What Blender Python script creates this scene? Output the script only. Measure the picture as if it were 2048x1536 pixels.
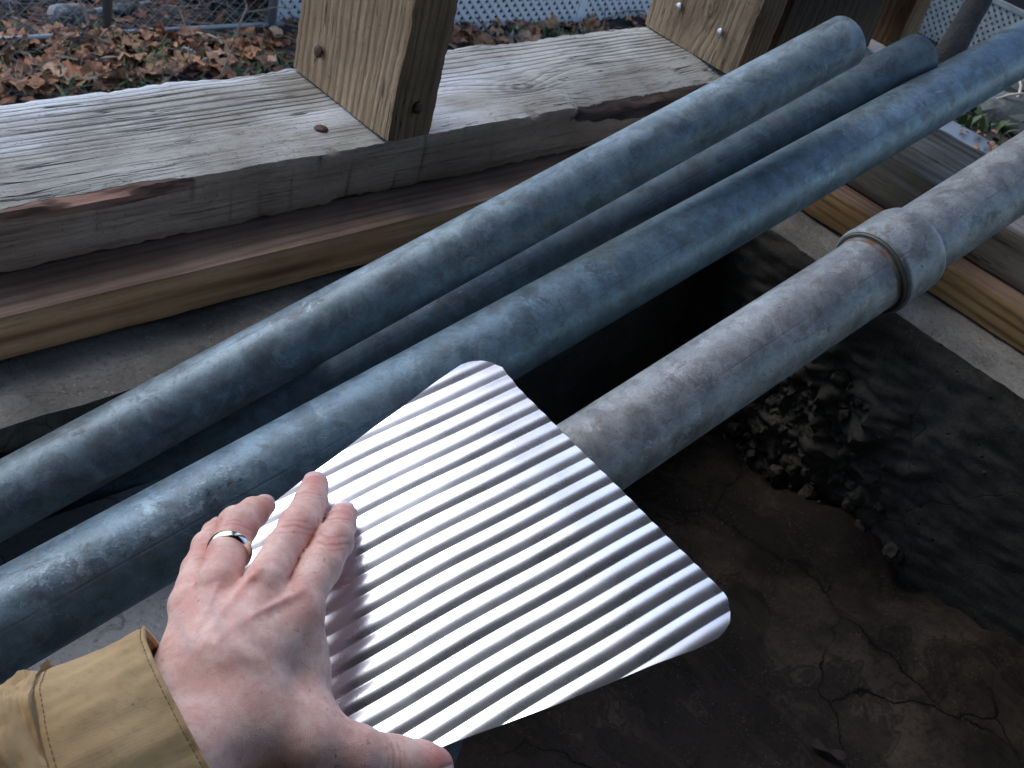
import bpy, bmesh, math, random
import numpy as np
from mathutils import Vector, Matrix, noise
random.seed(7); rng = np.random.default_rng(7)
for o in list(bpy.data.objects): bpy.data.objects.remove(o)
scn = bpy.context.scene; COL = scn.collection

# ------------------------------------------------------------------ camera
F = 2265.0; CAMZ = 0.807
vx = np.array([2541., -992., F]); vz = np.array([886., -2902., -F])
AX = vx / np.linalg.norm(vx); AZ = vz - (vz @ AX) * AX; AZ /= np.linalg.norm(AZ); AY = np.cross(AZ, AX)
R = np.array([AX, AY, AZ])                       # camera space (right, down, forward) -> world
CAM = np.array([0., 0., CAMZ])
cam = bpy.data.cameras.new('camera'); camo = bpy.data.objects.new('camera', cam); COL.objects.link(camo)
r_, u_, b_ = R[:, 0], -R[:, 1], -R[:, 2]
camo.matrix_world = Matrix(((r_[0], u_[0], b_[0], CAM[0]), (r_[1], u_[1], b_[1], CAM[1]), (r_[2], u_[2], b_[2], CAM[2]), (0, 0, 0, 1)))
cam.sensor_width = 36; cam.lens = F / 2048 * 36; cam.clip_start = 0.02; cam.clip_end = 500
cam.dof.use_dof = True; cam.dof.focus_distance = 0.62; cam.dof.aperture_fstop = 38
scn.camera = camo
# ------------------------------------------------------------------ light
SUN_EL, SUN_AZ = math.radians(52), math.radians(98)    # azimuth of the bright side of the sky, counter-clockwise from +x
world = bpy.data.worlds.new('World'); scn.world = world; world.use_nodes = True
wt = world.node_tree; wt.nodes.clear()
sky = wt.nodes.new('ShaderNodeTexSky'); sky.sky_type = 'NISHITA'; sky.sun_disc = False
sky.sun_elevation = SUN_EL; sky.sun_rotation = math.radians(90) - SUN_AZ; sky.air_density = 1.0; sky.dust_density = 1.0; sky.ozone_density = 1.0
bg = wt.nodes.new('ShaderNodeBackground'); bg.inputs[1].default_value = 0.12
wo = wt.nodes.new('ShaderNodeOutputWorld'); wt.links.new(sky.outputs[0], bg.inputs[0]); wt.links.new(bg.outputs[0], wo.inputs[0])
sl = bpy.data.lights.new('sun', 'SUN'); sl.energy = 0.38; sl.angle = math.radians(25); sl.color = (1, .97, .93)
so = bpy.data.objects.new('sun', sl); COL.objects.link(so)
sd = Vector((math.cos(SUN_EL) * math.cos(SUN_AZ), math.cos(SUN_EL) * math.sin(SUN_AZ), math.sin(SUN_EL)))
so.rotation_euler = sd.to_track_quat('Z', 'Y').to_euler(); so.location = (0, 0, 8)
scn.view_settings.view_transform = 'Standard'; scn.view_settings.look = 'None'
scn.view_settings.exposure = 1.36; scn.view_settings.gamma = 1.0; scn.view_settings.use_curve_mapping = False
scn.cycles.use_denoising = True
scn.cycles.max_bounces = 8; scn.cycles.diffuse_bounces = 4

def ray(u, v): return R @ np.array([(u - 1024) / F, (v - 768) / F, 1.0])
def at(u, v, d): return CAM + ray(u, v) * d                      # point seen at a pixel, d metres deep
def on_plane(u, v, n, p):
    r = ray(u, v); return CAM + r * (((p - CAM) @ n) / (r @ n))
def proj(p):
    c = R.T @ (np.asarray(p) - CAM); return 1024 + F * c[0] / c[2], 768 + F * c[1] / c[2], c[2]

# ------------------------------------------------------------------ object helpers
def tag(o, label=None, cat=None, group=None, kind=None):
    if label: o['label'] = label
    if cat: o['category'] = cat
    if group: o['group'] = group
    if kind: o['kind'] = kind
    return o
def empty(name, loc=(0, 0, 0)):
    o = bpy.data.objects.new(name, None); COL.objects.link(o); o.location = loc; o.empty_display_size = .05; return o
def mesh_obj(name, V, Fc, m=None, parent=None, smooth=False):
    me = bpy.data.meshes.new(name); me.from_pydata([tuple(map(float, v)) for v in V], [], [tuple(f) for f in Fc]); me.update()
    o = bpy.data.objects.new(name, me); COL.objects.link(o)
    if m: me.materials.append(m)
    if smooth: me.polygons.foreach_set('use_smooth', [True] * len(me.polygons))
    if parent:
        o.parent = parent
        if any(abs(c) > 0 for c in parent.location): o.matrix_parent_inverse = Matrix.Translation(parent.location).inverted()
    return o
def auto_smooth(o, ang=35):
    me = o.data; me.polygons.foreach_set('use_smooth', [True] * len(me.polygons))
    bm = bmesh.new(); bm.from_mesh(me)
    for e in bm.edges:
        if len(e.link_faces) == 2 and e.calc_face_angle(0) > math.radians(ang): e.smooth = False
    bm.to_mesh(me); bm.free(); return o
def grid_faces(nu, nv, wrapv=False, off=0, flip=False):
    Fs = []
    for i in range(nu - 1):
        for j in range(nv if wrapv else nv - 1):
            a = off + i * nv + j; b = off + i * nv + (j + 1) % nv; c = off + (i + 1) * nv + (j + 1) % nv; d = off + (i + 1) * nv + j
            Fs.append((d, c, b, a) if flip else (a, b, c, d))
    return Fs

# ------------------------------------------------------------------ material mini language
class M:
    def __init__(s, name):
        s.m = bpy.data.materials.new(name); s.m.use_nodes = True; s.t = s.m.node_tree; s.t.nodes.clear()
        s.out = s.t.nodes.new('ShaderNodeOutputMaterial'); s.b = s.t.nodes.new('ShaderNodeBsdfPrincipled')
        s.t.links.new(s.b.outputs[0], s.out.inputs[0]); s.tc = s.t.nodes.new('ShaderNodeTexCoord')
    def P(s, src='Object'): return s.tc.outputs[src]
    def put(s, sock, val):
        if isinstance(val, S): val = val.s
        if isinstance(val, bpy.types.NodeSocket): s.t.links.new(val, sock)
        elif isinstance(val, (tuple, list)) and len(val) == 3 and sock.type == 'RGBA': sock.default_value = (*val, 1)
        else: sock.default_value = val
    def math(s, op, a, b=None, c=None, clamp=False):
        n = s.t.nodes.new('ShaderNodeMath'); n.operation = op; n.use_clamp = clamp; s.put(n.inputs[0], a)
        if b is not None: s.put(n.inputs[1], b)
        if c is not None: s.put(n.inputs[2], c)
        return S(s, n.outputs[0])
    def scale(s, vec, sc=(1, 1, 1), loc=(0, 0, 0), rot=(0, 0, 0)):
        n = s.t.nodes.new('ShaderNodeMapping'); s.put(n.inputs[0], vec); n.inputs['Scale'].default_value = sc
        n.inputs['Location'].default_value = loc; n.inputs['Rotation'].default_value = rot; return n.outputs[0]
    def xyz(s, vec):
        n = s.t.nodes.new('ShaderNodeSeparateXYZ'); s.put(n.inputs[0], vec); return [S(s, o) for o in n.outputs]
    def comb(s, x, y, z):
        n = s.t.nodes.new('ShaderNodeCombineXYZ')
        for i, q in enumerate((x, y, z)): s.put(n.inputs[i], q)
        return n.outputs[0]
    def noise(s, vec, scale=5, detail=4, rough=.55, dist=0, out=0):
        n = s.t.nodes.new('ShaderNodeTexNoise'); s.put(n.inputs['Vector'], vec); n.inputs['Scale'].default_value = scale
        n.inputs['Detail'].default_value = detail; n.inputs['Roughness'].default_value = rough; n.inputs['Distortion'].default_value = dist
        return S(s, n.outputs[out])
    def warp(s, vec, scale, amt, detail=2):
        n = s.noise(vec, scale, detail, out=1); a = s.t.nodes.new('ShaderNodeVectorMath'); a.operation = 'MULTIPLY_ADD'
        s.put(a.inputs[0], n); a.inputs[1].default_value = (amt,) * 3; s.put(a.inputs[2], vec); return a.outputs[0]
    def voro(s, vec, scale=5, feature='F1', rand=1, out=0):
        n = s.t.nodes.new('ShaderNodeTexVoronoi'); n.feature = feature; s.put(n.inputs['Vector'], vec)
        n.inputs['Scale'].default_value = scale; n.inputs['Randomness'].default_value = rand; return S(s, n.outputs[out])
    def ramp(s, fac, stops, interp='LINEAR'):
        n = s.t.nodes.new('ShaderNodeValToRGB'); s.put(n.inputs[0], fac); cr = n.color_ramp; cr.interpolation = interp
        while len(cr.elements) < len(stops): cr.elements.new(.5)
        for e, (p, c) in zip(cr.elements, stops):
            e.position = p; e.color = (*c, 1) if isinstance(c, (tuple, list)) else (c, c, c, 1)
        return S(s, n.outputs[0])
    def mix(s, fac, a, b, mode='MIX'):
        n = s.t.nodes.new('ShaderNodeMix'); n.data_type = 'RGBA'; n.blend_type = mode
        s.put(n.inputs[0], fac); s.put(n.inputs[6], a); s.put(n.inputs[7], b); return S(s, n.outputs[2])
    def bump(s, h, strength=.5, dist=.001, prev=None):
        n = s.t.nodes.new('ShaderNodeBump'); s.put(n.inputs['Height'], h); n.inputs['Strength'].default_value = strength
        n.inputs['Distance'].default_value = dist
        if prev is not None: s.put(n.inputs['Normal'], prev)
        return n.outputs[0]
    def attr(s, name):
        n = s.t.nodes.new('ShaderNodeAttribute'); n.attribute_name = name; return n
    def objrand(s):
        n = s.t.nodes.new('ShaderNodeObjectInfo'); return S(s, n.outputs['Random'])
    def set(s, **kw):
        for k, v in kw.items(): s.put(s.b.inputs[{'color': 'Base Color', 'rough': 'Roughness', 'metal': 'Metallic', 'normal': 'Normal', 'spec': 'Specular IOR Level', 'sss': 'Subsurface Weight'}.get(k, k)], v)
        return s.m
class S:
    def __init__(s, m, k): s.m = m; s.s = k
    def __add__(s, o): return s.m.math('ADD', s, o)
    def __radd__(s, o): return s.m.math('ADD', s, o)
    def __sub__(s, o): return s.m.math('SUBTRACT', s, o)
    def __rsub__(s, o): return s.m.math('SUBTRACT', o, s)
    def __mul__(s, o): return s.m.math('MULTIPLY', s, o)
    def __rmul__(s, o): return s.m.math('MULTIPLY', s, o)
    def __truediv__(s, o): return s.m.math('DIVIDE', s, o)
    def __pow__(s, o): return s.m.math('POWER', s, o)
    def abs(s): return s.m.math('ABSOLUTE', s)
    def sin(s): return s.m.math('SINE', s)
    def exp(s): return s.m.math('EXPONENT', s)
    def min(s, o): return s.m.math('MINIMUM', s, o)
    def max(s, o): return s.m.math('MAXIMUM', s, o)
    def step(s, a, b):      # smooth 0..1 from a to b
        n = s.m.t.nodes.new('ShaderNodeMapRange'); n.interpolation_type = 'SMOOTHSTEP'; s.m.put(n.inputs[0], s)
        n.inputs[1].default_value = a; n.inputs[2].default_value = b
        if a > b: n.inputs[1].default_value = b; n.inputs[2].default_value = a; n.inputs[3].default_value = 1; n.inputs[4].default_value = 0
        return S(s.m, n.outputs[0])

def wood(name, axis, light, dark, stain, ring=90., knots=(), check=1.0, bstr=.8, rough=.85, seed=0., across=1, saw=0., bleach=None, ringmix=.6, ringdark=.0, zone=None, bleach0=0, lens=()):
    """sawn timber; axis = index of the grain direction in object space (objects are built in world metres)"""
    m = M(name); P = m.P(); x, y, z = m.xyz(P); c = [x, y, z]
    L = c[axis]; a1, a2 = [c[i] for i in range(3) if i != axis]
    g1 = a1 if across == 1 else a2
    g2 = a2 if across == 1 else a1
    sc = [1, 1, 1]; sc[axis] = .06
    lowv = m.scale(P, tuple([k * 1 for k in sc]), loc=(seed, seed * .7, seed * .3))
    low = m.noise(lowv, 9, 3) - .5
    g = g1 + low * .05 + g2 * .6
    knotmask = None
    for (kl, kg, s1, amp) in knots:
        dl = (L - kl) * .42; dg = g1 - kg; d2 = dl * dl + dg * dg; e = (d2 * (-1. / (s1 * s1))).exp()
        g = g + e * amp; km = (d2 * (-1. / (s1 * s1 * .28))).exp(); knotmask = km if knotmask is None else knotmask.max(km)
        rings = (((d2 + 1e-7) ** .5) * 900. + low * 14).sin() * .5 + .5
    wob = m.noise(m.scale(P, tuple([.25 if i == axis else 1 for i in range(3)]), loc=(seed, 0, 0)), 22, 3) - .5
    rg = ((g * ring * 6.283) + wob * 2.4).sin() * .5 + .5
    rg = rg ** 2.2
    if zone: rg = (rg ** 1.6) * ((g1 + low * .03).step(*zone) + (knotmask * 6.).min(.8)).min(1.)
    fine_s = [260, 260, 260]; fine_s[axis] = 9
    fine = m.noise(m.scale(P, tuple(fine_s)), 1, 3, .6)
    fs2 = [700, 700, 700]; fs2[axis] = 90
    fibre = m.noise(m.scale(P, tuple(fs2)), 1, 2, .7)
    cs = [120, 120, 120]; cs[axis] = 3.2
    ck = m.noise(m.warp(m.scale(P, tuple(cs)), 1.2, .5), 1, 2, .5)
    cracks = (ck - .5).abs().step(.012, .0) * m.noise(P, 14, 2).step(.42, .62) * check
    spk = m.noise(P, 420, 2, .6).step(.63, .72) * .5
    tone = m.noise(m.warp(P, 9, .03), 11, 4, .6)
    col = m.mix(tone.step(.35, .68), light, stain)
    col = m.mix((rg * ringmix * m.noise(m.scale(P, tuple([1.5 if i == axis else 6 for i in range(3)])), 3, 2).step(.35, .6)), col, dark)
    col = m.mix((fine.step(.45, .72) * .45 + fibre.step(.5, .75) * .3), col, dark)
    h = fine * .5 + fibre * .35 - rg * .6 * ringmix
    if bleach is not None:
        bl = m.noise(m.warp(m.scale(P, tuple([3 if i == axis else 14 for i in range(3)])), 1, .4), 1, 3).step(.5, .66) * bleach[1]
        col = m.mix(bl, col, bleach[0])
    if knotmask is not None:
        col = m.mix(knotmask * .85, col, m.mix(rings, dark, stain)); h = h + knotmask * rings * .6
        rag = m.noise(P, 160, 3, .7); h = h + knotmask * rag * 1.5; col = m.mix(knotmask * rag.step(.5, .7) * .5, col, light)
    if saw:
        sw = (((L + m.noise(P, 8, 2) * .02) * 230.) + a2 * 30.).sin() * .5 + .5
        swm = m.noise(m.scale(P, tuple([60 if i == axis else 6 for i in range(3)])), 1, 2).step(.5, .7)
        col = m.mix(sw ** 6. * swm * saw, col, dark); h = h - sw ** 5. * swm * saw
    col = m.mix((cracks + spk * .6).min(.95), col, tuple(k * .25 for k in dark)); h = h - cracks * 2.5 - spk * .8
    for (cx, hx, cy, hy, cz, hz, lcol) in lens:
        wb = m.noise(P, 40, 4, .6) - .5
        a = (x - cx) / hx; b = (y - cy) / hy; e = (z - cz) / hz; q = (a * a + b * b + e * e + wb * .9).step(1.05, .88)
        col = m.mix(q, col, m.mix(m.noise(m.scale(P, (20, 90, 160)), 1, 3).step(.4, .62), lcol, tuple(k * .4 for k in lcol))); h = h * (1 - q) + q * m.noise(m.scale(P, (60, 300, 300)), 1, 3) * .8 - q * .5
    return m.set(color=col, rough=rough, normal=m.bump(h, bstr, .0016), spec=.3)

def galv(name, seed, tint=(.30, .31, .325), rust=.3, rough=.42, metal=.4, scale=0., seam=.25):
    m = M(name); P = m.scale(m.P(), loc=(seed, seed * 2, seed * .5)); W = m.warp(P, 30, .02, 3)
    big = m.noise(m.warp(P, 12, .06), 16, 5, .65); sp = m.voro(W, 55, out=1); cell = m.xyz(sp.s)[0]
    mid = m.noise(W, 60, 4, .7); fine = m.noise(P, 500, 3, .7)
    v = big * .36 + cell * .12 + mid * .72 + fine * .12 - .06
    lo = tuple(k * .52 for k in tint); hi = tuple(k * 1.5 for k in tint)
    col = m.ramp(v.step(.35, .85), [(0, lo), (.5, tint), (1, hi)])
    br = m.noise(m.scale(m.warp(P, 20, .05), (1, 2, 2), loc=(3, 1, 2)), 34, 6, .8).step(.52, .62)
    fl = fine.step(.58, .66) * m.noise(P, 50, 3).step(.4, .6)
    col = m.mix((br * rust + fl * rust * .9).min(.9), col, (.17, .125, .085))
    dk = m.noise(m.warp(P, 60, .02), 120, 3, .7).step(.66, .74) * m.noise(P, 17, 2).step(.45, .6)
    col = m.mix(dk * .7, col, (.05, .055, .065))
    wh = m.noise(m.warp(P, 60, .025), 42, 6, .8).step(.575, .62)
    col = m.mix(wh * .38, col, tuple(min(.7, k * 1.9) for k in tint))
    x, y, z = m.xyz(P)
    scr = m.noise(m.scale(P, (6, 220, 220)), 1, 3, .6).step(.68, .72) * m.noise(P, 9, 2).step(.5, .62)
    col = m.mix(scr * .5, col, (.5, .52, .55))
    rg = (rough + .08 + (v - .5) * .35 + br * .15 - wh * .08)
    h = mid * .5 + fine * .25 - dk * .8
    tr = m.noise(m.warp(P, 14, .08, 3), 9, 4, .6).step(.44, .6); col = m.mix(tr * .16, col, tuple(k * .45 for k in tint))
    An = m.attr('round'); ang = S(m, An.outputs['Fac']); wv_ = m.noise(P, 12, 3) - .5
    sl_ = (ang + wv_ * .05 - seam).abs().step(.035, .008) * m.noise(P, 25, 2).step(.35, .6); col = m.mix(sl_ * .45, col, tuple(k * .5 for k in tint)); h = h - sl_ * .4
    if scale:
        bd = (ang + wv_ * .9 + .05).abs().step(.5, .12) * m.noise(P, 7, 2).step(.50, .64) * scale
        s1 = m.noise(m.warp(P, 90, .01), 150, 4, .75); col = m.mix(bd * .55 * s1.step(.52, .62), col, (.42, .47, .56)); col = m.mix(bd * .8 * s1.step(.41, .35), col, (.02, .025, .035)); h = h + bd * s1 * 1.5
    sp2 = m.noise(P, 900, 2, .6).step(.58, .68); col = m.mix(sp2 * .5, col, (.06, .065, .075))
    return m.set(color=col, rough=rg, metal=metal, normal=m.bump(h, .45, .0008), spec=.5)

def concrete(name, light, dark, crack=.6, cs=7, seed=0, bstr=.5, sheen=.9, moss=0., stain=0.):
    m = M(name); P = m.scale(m.P(), loc=(seed, seed * .5, 0)); W = m.warp(P, 5, .12, 3)
    t = m.noise(W, 5, 6, .65); col = m.mix(t.step(.38, .64), dark, light)
    gr = m.noise(P, 210, 4, .8); pt = m.xyz(m.voro(m.warp(P, 7, .12, 4), 6, out=1).s)[0]; col = m.mix(pt.step(.2, .9) * .38, col, tuple(k * .6 for k in dark)); col = m.mix(gr.step(.5, .66) * .5, col, tuple(k * .5 for k in dark))
    pits = m.voro(m.warp(P, 40, .01), 70).step(.16, .05) * m.noise(P, 12, 2).step(.5, .65); col = m.mix(pits * .8, col, tuple(k * .25 for k in dark))
    cd = m.voro(m.warp(m.warp(P, 6, .1, 4), 45, .012, 3), cs, 'DISTANCE_TO_EDGE'); cm = m.noise(m.P(), 6, 3).step(.42, .56)
    st1 = m.noise(m.warp(m.warp(P, 4, .15, 4), 25, .02, 3), 5, 5, .6); sm = st1.step(.505, .535) * stain; col = m.mix(sm, col, tuple(k * .42 for k in dark)); rim = (st1 - .505).abs().step(.012, .002) * stain; col = m.mix(rim * .8, col, tuple(k * .2 for k in dark))
    vs = m.noise(m.scale(m.warp(P, 9, .05, 3), (26, 5, 26)), 1, 4).step(.56, .60) * stain; col = m.mix(vs * .45, col, tuple(k * .5 for k in dark))
    wide = cd.step(.055, .0) * m.noise(P, 30, 3).step(.35, .7) * cm * crack * .45
    cl = cd.step(.011, .003) * cm * crack
    col = m.mix(wide, col, tuple(k * .4 for k in dark)); col = m.mix(cl, col, (.008, .008, .008))
    drip = m.noise(m.scale(m.warp(P, 8, .04), (9, 1.4, 1.4)), 6, 4).step(.56, .66); col = m.mix(drip * .3, col, tuple(k * .55 for k in light))
    lg = m.noise(P, 330, 2, .7).step(.60, .68) * m.noise(P, 30, 3).step(.42, .6); col = m.mix(lg * .28, col, tuple(min(1, k * 2.2) for k in light))
    if moss: col = m.mix(m.noise(P, 22, 4).step(.5, .65) * moss, col, (.035, .05, .03))
    return m.set(color=col, rough=sheen, normal=m.bump(gr * .4 + t * .6 - cl * .9 - pits * 1.2, bstr, .002), spec=.2)

LENS = ((.975, .150, .652, .017, .356, .0165, (.085, .055, .045)), (.335, .075, .649, .010, .3635, .0085, (.34, .20, .15)))
W_SILL = wood('weathered_sill_wood', 0, (.47, .465, .43), (.065, .055, .045), (.31, .29, .25), ring=150, knots=((.80, .700, .026, .022),), check=1., bstr=1., bleach=((.66, .69, .72), .75), ringmix=.9, across=1, zone=(.700, .728), bleach0=3, lens=LENS)
W_SILLF = wood('sawn_sill_edge', 0, (.56, .42, .32), (.14, .095, .07), (.41, .30, .225), ring=30, check=.35, saw=.9, seed=3, across=2, ringmix=.2, rough=.9, lens=LENS)
W_BARK = wood('bark_wane', 0, (.11, .075, .065), (.03, .022, .02), (.07, .05, .045), ring=60, check=.5, seed=8, bstr=1)
W_POST = wood('post_wood', 2, (.53, .37, .235), (.13, .08, .045), (.37, .25, .155), ring=120, check=1., bstr=1., seed=5, across=2, ringmix=.5)
W_DARK = wood('painted_shade_post_wood', 2, (.10, .07, .048), (.03, .02, .014), (.07, .048, .034), ring=60, seed=21)  # near-black tone paints the shade of the gap behind the corner post
W_POSTD = wood('brown_shaded_post_wood', 2, (.27, .175, .10), (.06, .036, .02), (.19, .12, .066), ring=110, check=.9, bstr=.9, seed=9, across=1, ringmix=.5)  # one post's own brown; paints the shaded front faces of the others
W_POST2 = wood('knotty_post_wood', 2, (.46, .335, .22), (.10, .065, .04), (.30, .205, .13), ring=95, knots=((.43, .705, .022, .02),), check=1., bstr=1.1, seed=11, across=2, ringmix=.5)
W_TREAT = wood('treated_pine', 0, (.86, .54, .29), (.34, .17, .075), (.70, .41, .20), ring=52, check=.15, bstr=.25, seed=2, across=2, ringmix=1., rough=.6)
W_TREATT = wood('treated_pine_shaded_top', 0, (.34, .23, .17), (.12, .075, .052), (.24, .155, .11), ring=110, check=.2, bstr=.4, seed=4, across=1, ringmix=.6, rough=.6)  # darker top: shade beneath the sill is put into the colour
W_TREATR = wood('treated_pine_cross', 1, (.46, .28, .12), (.17, .095, .04), (.36, .21, .09), ring=95, check=.15, bstr=.35, seed=6, across=2, ringmix=1., rough=.6)
W_GREYR = wood('grey_cross_timber', 1, (.25, .215, .17), (.06, .048, .038), (.17, .14, .105), ring=60, check=.7, bstr=.8, seed=12, across=1, ringmix=.7, bleach=((.42, .40, .40), .5))
W_TREATRT = wood('treated_pine_cross_shaded_top', 1, (.34, .23, .17), (.12, .075, .052), (.24, .155, .11), ring=110, check=.2, bstr=.4, seed=4, across=1, ringmix=.6, rough=.6)  # same darkened top for the cross plate, shade in its colour
C_FLOOR = concrete('floor_concrete', (.125, .098, .078), (.026, .021, .018), crack=1., cs=7.5, seed=1, bstr=.35, sheen=.85, stain=.6)
C_WALL = concrete('shaded_wall_concrete', (.12, .112, .095), (.055, .05, .043), crack=.3, cs=9, seed=4, stain=.0, bstr=.8, moss=.25)  # face kept darker than its ledge: shade put into the colour
C_LEDGE = concrete('lit_ledge_concrete', (.30, .285, .255), (.11, .105, .092), crack=.12, cs=8, seed=7, bstr=1.2)  # lighter copy for the wall top: the lit ledge is painted in

# ------------------------------------------------------------------ timber meshes
def fbm(x, y, z, s, o=4):
    return noise.fractal(Vector((x * s, y * s, z * s)), 1.0, 2.0, o)
def timber(name, lo, hi, axis, mats, parent=None, rough=.0016, nl=90, nc=7, edit=None, seed=0., bev=.002):
    """box of timber from lo to hi, subdivided, edges worn and wavy. mats: [side/top...] chosen by face normal via dict"""
    lo = np.array(lo, float); hi = np.array(hi, float); o1, o2 = [i for i in range(3) if i != axis]
    per = []
    for k in range(nc): per.append((k / nc, 0.))
    for k in range(nc): per.append((1., k / nc))
    for k in range(nc): per.append((1 - k / nc, 1.))
    for k in range(nc): per.append((0., 1 - k / nc))
    V = []; n = len(per)
    for i in range(nl + 1):
        t = i / nl
        for (a, b) in per:
            p = np.zeros(3); p[axis] = lo[axis] + (hi - lo)[axis] * t; p[o1] = lo[o1] + (hi - lo)[o1] * a; p[o2] = lo[o2] + (hi - lo)[o2] * b
            ca = a in (0., 1.); cb = b in (0., 1.)
            q = p.copy()
            nz = fbm(p[0] + seed, p[1], p[2], 14, 3) * rough
            if ca: q[o1] += (1 if a == 1 else -1) * nz
            if cb: q[o2] += (1 if b == 1 else -1) * fbm(p[0] - seed, p[1], p[2] + 5, 14, 3) * rough
            if ca and cb:
                w = bev * (1 + .7 * fbm(p[0] + seed, p[1], p[2], 110, 3))
                q[o1] -= (1 if a == 1 else -1) * w; q[o2] -= (1 if b == 1 else -1) * w * .6
            if edit is not None: q = edit(q, a, b)
            V.append(q)
    Fs = grid_faces(nl + 1, n, True, flip=(axis == 1))
    Fs.append(tuple(range(n))[::(1 if axis == 1 else -1)]); Fs.append(tuple(nl * n + k for k in range(n))[::(-1 if axis == 1 else 1)])
    o = mesh_obj(name, V, Fs, None, parent)
    bm = bmesh.new(); bm.from_mesh(o.data); bmesh.ops.recalc_face_normals(bm, faces=bm.faces); bm.to_mesh(o.data); bm.free()
    names = list(mats.values()); uniq = []
    for mm in names:
        if mm not in uniq: uniq.append(mm)
    for mm in uniq: o.data.materials.append(mm)
    keys = ['xyz'[o2] + '-', 'xyz'[o1] + '+', 'xyz'[o2] + '+', 'xyz'[o1] + '-']
    for p in o.data.polygons:
        key = 'xyz'[axis] + '+' if p.index >= nl * n else keys[(p.index % n) // nc]
        mm = mats.get(key, mats.get(key[0], mats['*'])); p.material_index = uniq.index(mm)
    auto_smooth(o, 40); return o

# nails --------------------------------------------------------------
mN = M('rusty_nail'); rn = mN.noise(mN.P('Generated'), 6, 4)
RUST = mN.set(color=mN.mix(rn.step(.4, .6), (.05, .03, .025), (.14, .09, .07)), rough=.65, metal=.5, normal=mN.bump(rn, .4, .0005))
mN = M('zinc_nail'); NAILZ = mN.set(color=(.45, .45, .45), rough=.35, metal=.9)
def nail(p, nrm, r, m, parent, proud=.0015, name='nail'):
    nrm = Vector(nrm).normalized(); rot = nrm.to_track_quat('Z', 'Y').to_matrix(); prof = [(0, proud + r * .22), (r * .55, proud + r * .18), (r * .92, proud + r * .05), (r, proud - r * .12), (r * .92, proud - r * .25), (r * .45, proud - r * .3), (r * .42, -.012)]
    V = []; 
    for (a, z) in prof:
        for k in range(14):
            th = k / 14 * math.tau; V.append(Vector(p) + rot @ Vector((a * math.cos(th), a * math.sin(th), z)))
    o = mesh_obj(name, V, grid_faces(len(prof), 14, True), m, parent, True); return o

# ------------------------------------------------------------------ ground outside, terrain function
def smooth01(t): t = max(0., min(1., t)); return t * t * (3 - 2 * t)
def ground_z(x, y):
    d = math.hypot(max(0, x - 2.5), max(0, y - 1.15)); 
    a = .5 * smooth01((y - .82) / .25) + .72 * max(0, y - 1.05); b = .60 * max(0, x - 2.6)
    z = CAMZ - .62 - min(2.35, a + b)
    if d > 0: z += .05 * min(1, d) * fbm(x, y, 0, .7, 4) + .02 * fbm(x, y, 3, 4, 3)
    return z
def hit_ground(u, v):
    r = ray(u, v); r = r / np.linalg.norm(r); t = 1.15
    for _ in range(1600):
        p = CAM + r * t
        if (p[0] > 1.4 or p[1] > .85) and p[2] <= ground_z(p[0], p[1]): return p
        t += .015 + t * .001
    return p
gm = M('soil'); P = gm.P(); t = gm.noise(gm.warp(P, 3, .2), 6, 6, .7); t2 = gm.noise(P, 45, 5, .75)
gc = gm.mix(t.step(.4, .62), (.022, .018, .015), (.05, .04, .033)); gc = gm.mix(t2.step(.5, .7) * .6, gc, (.11, .075, .05)); gc = gm.mix(gm.noise(P, 3, 4).step(.55, .7) * .4, gc, (.03, .045, .022))
SOIL = gm.set(color=gc, rough=.9, normal=gm.bump(t2 + t, .9, .02))
xs = np.concatenate([np.linspace(-300, -14, 8), np.linspace(-10, -2, 12), np.linspace(-1.6, 14, 105), np.linspace(18, 300, 10)])
ys = np.concatenate([np.linspace(-300, -12, 8), np.linspace(-8, .4, 10), np.linspace(.6, 12, 92), np.linspace(14, 300, 12)])
def in_house(x, y): return x < 1.29 and y < .80
V = []
for x in xs:
    for y in ys:
        z = ground_z(x, y) if abs(x) < 40 and abs(y) < 40 else ground_z(40, 40)
        if in_house(x, y): z = -.15
        V.append((x, y, z))
ground = mesh_obj('ground', V, grid_faces(len(xs), len(ys), flip=True), SOIL, None, True); tag(ground, kind='structure')

# ------------------------------------------------------------------ house shell: floor, foundation walls; unseen roof and walls that shape the light
YW, XW, ZL = .557, 1.02, .275                   # faces of the two foundation walls, height of the ledge
n1, n2 = 90, 90; V = []
for i in range(n1 + 1):
    for j in range(n2 + 1):
        x = -2.6 + (1.25 + 2.6) * i / n1; y = -2.0 + (.7 + 2.0) * j / n2
        z = .004 * fbm(x, y, 0, 5, 3)
        dx = XW - x; 
        if dx < .22 and y < .9: z += .035 * smooth01(1 - dx / .22) * (1 + fbm(x, y, 1, 9, 4)) 
        V.append((x, y, z))
floor = mesh_obj('floor', V, grid_faces(n1 + 1, n2 + 1, flip=True), C_FLOOR, None, True); tag(floor, kind='structure')

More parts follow.
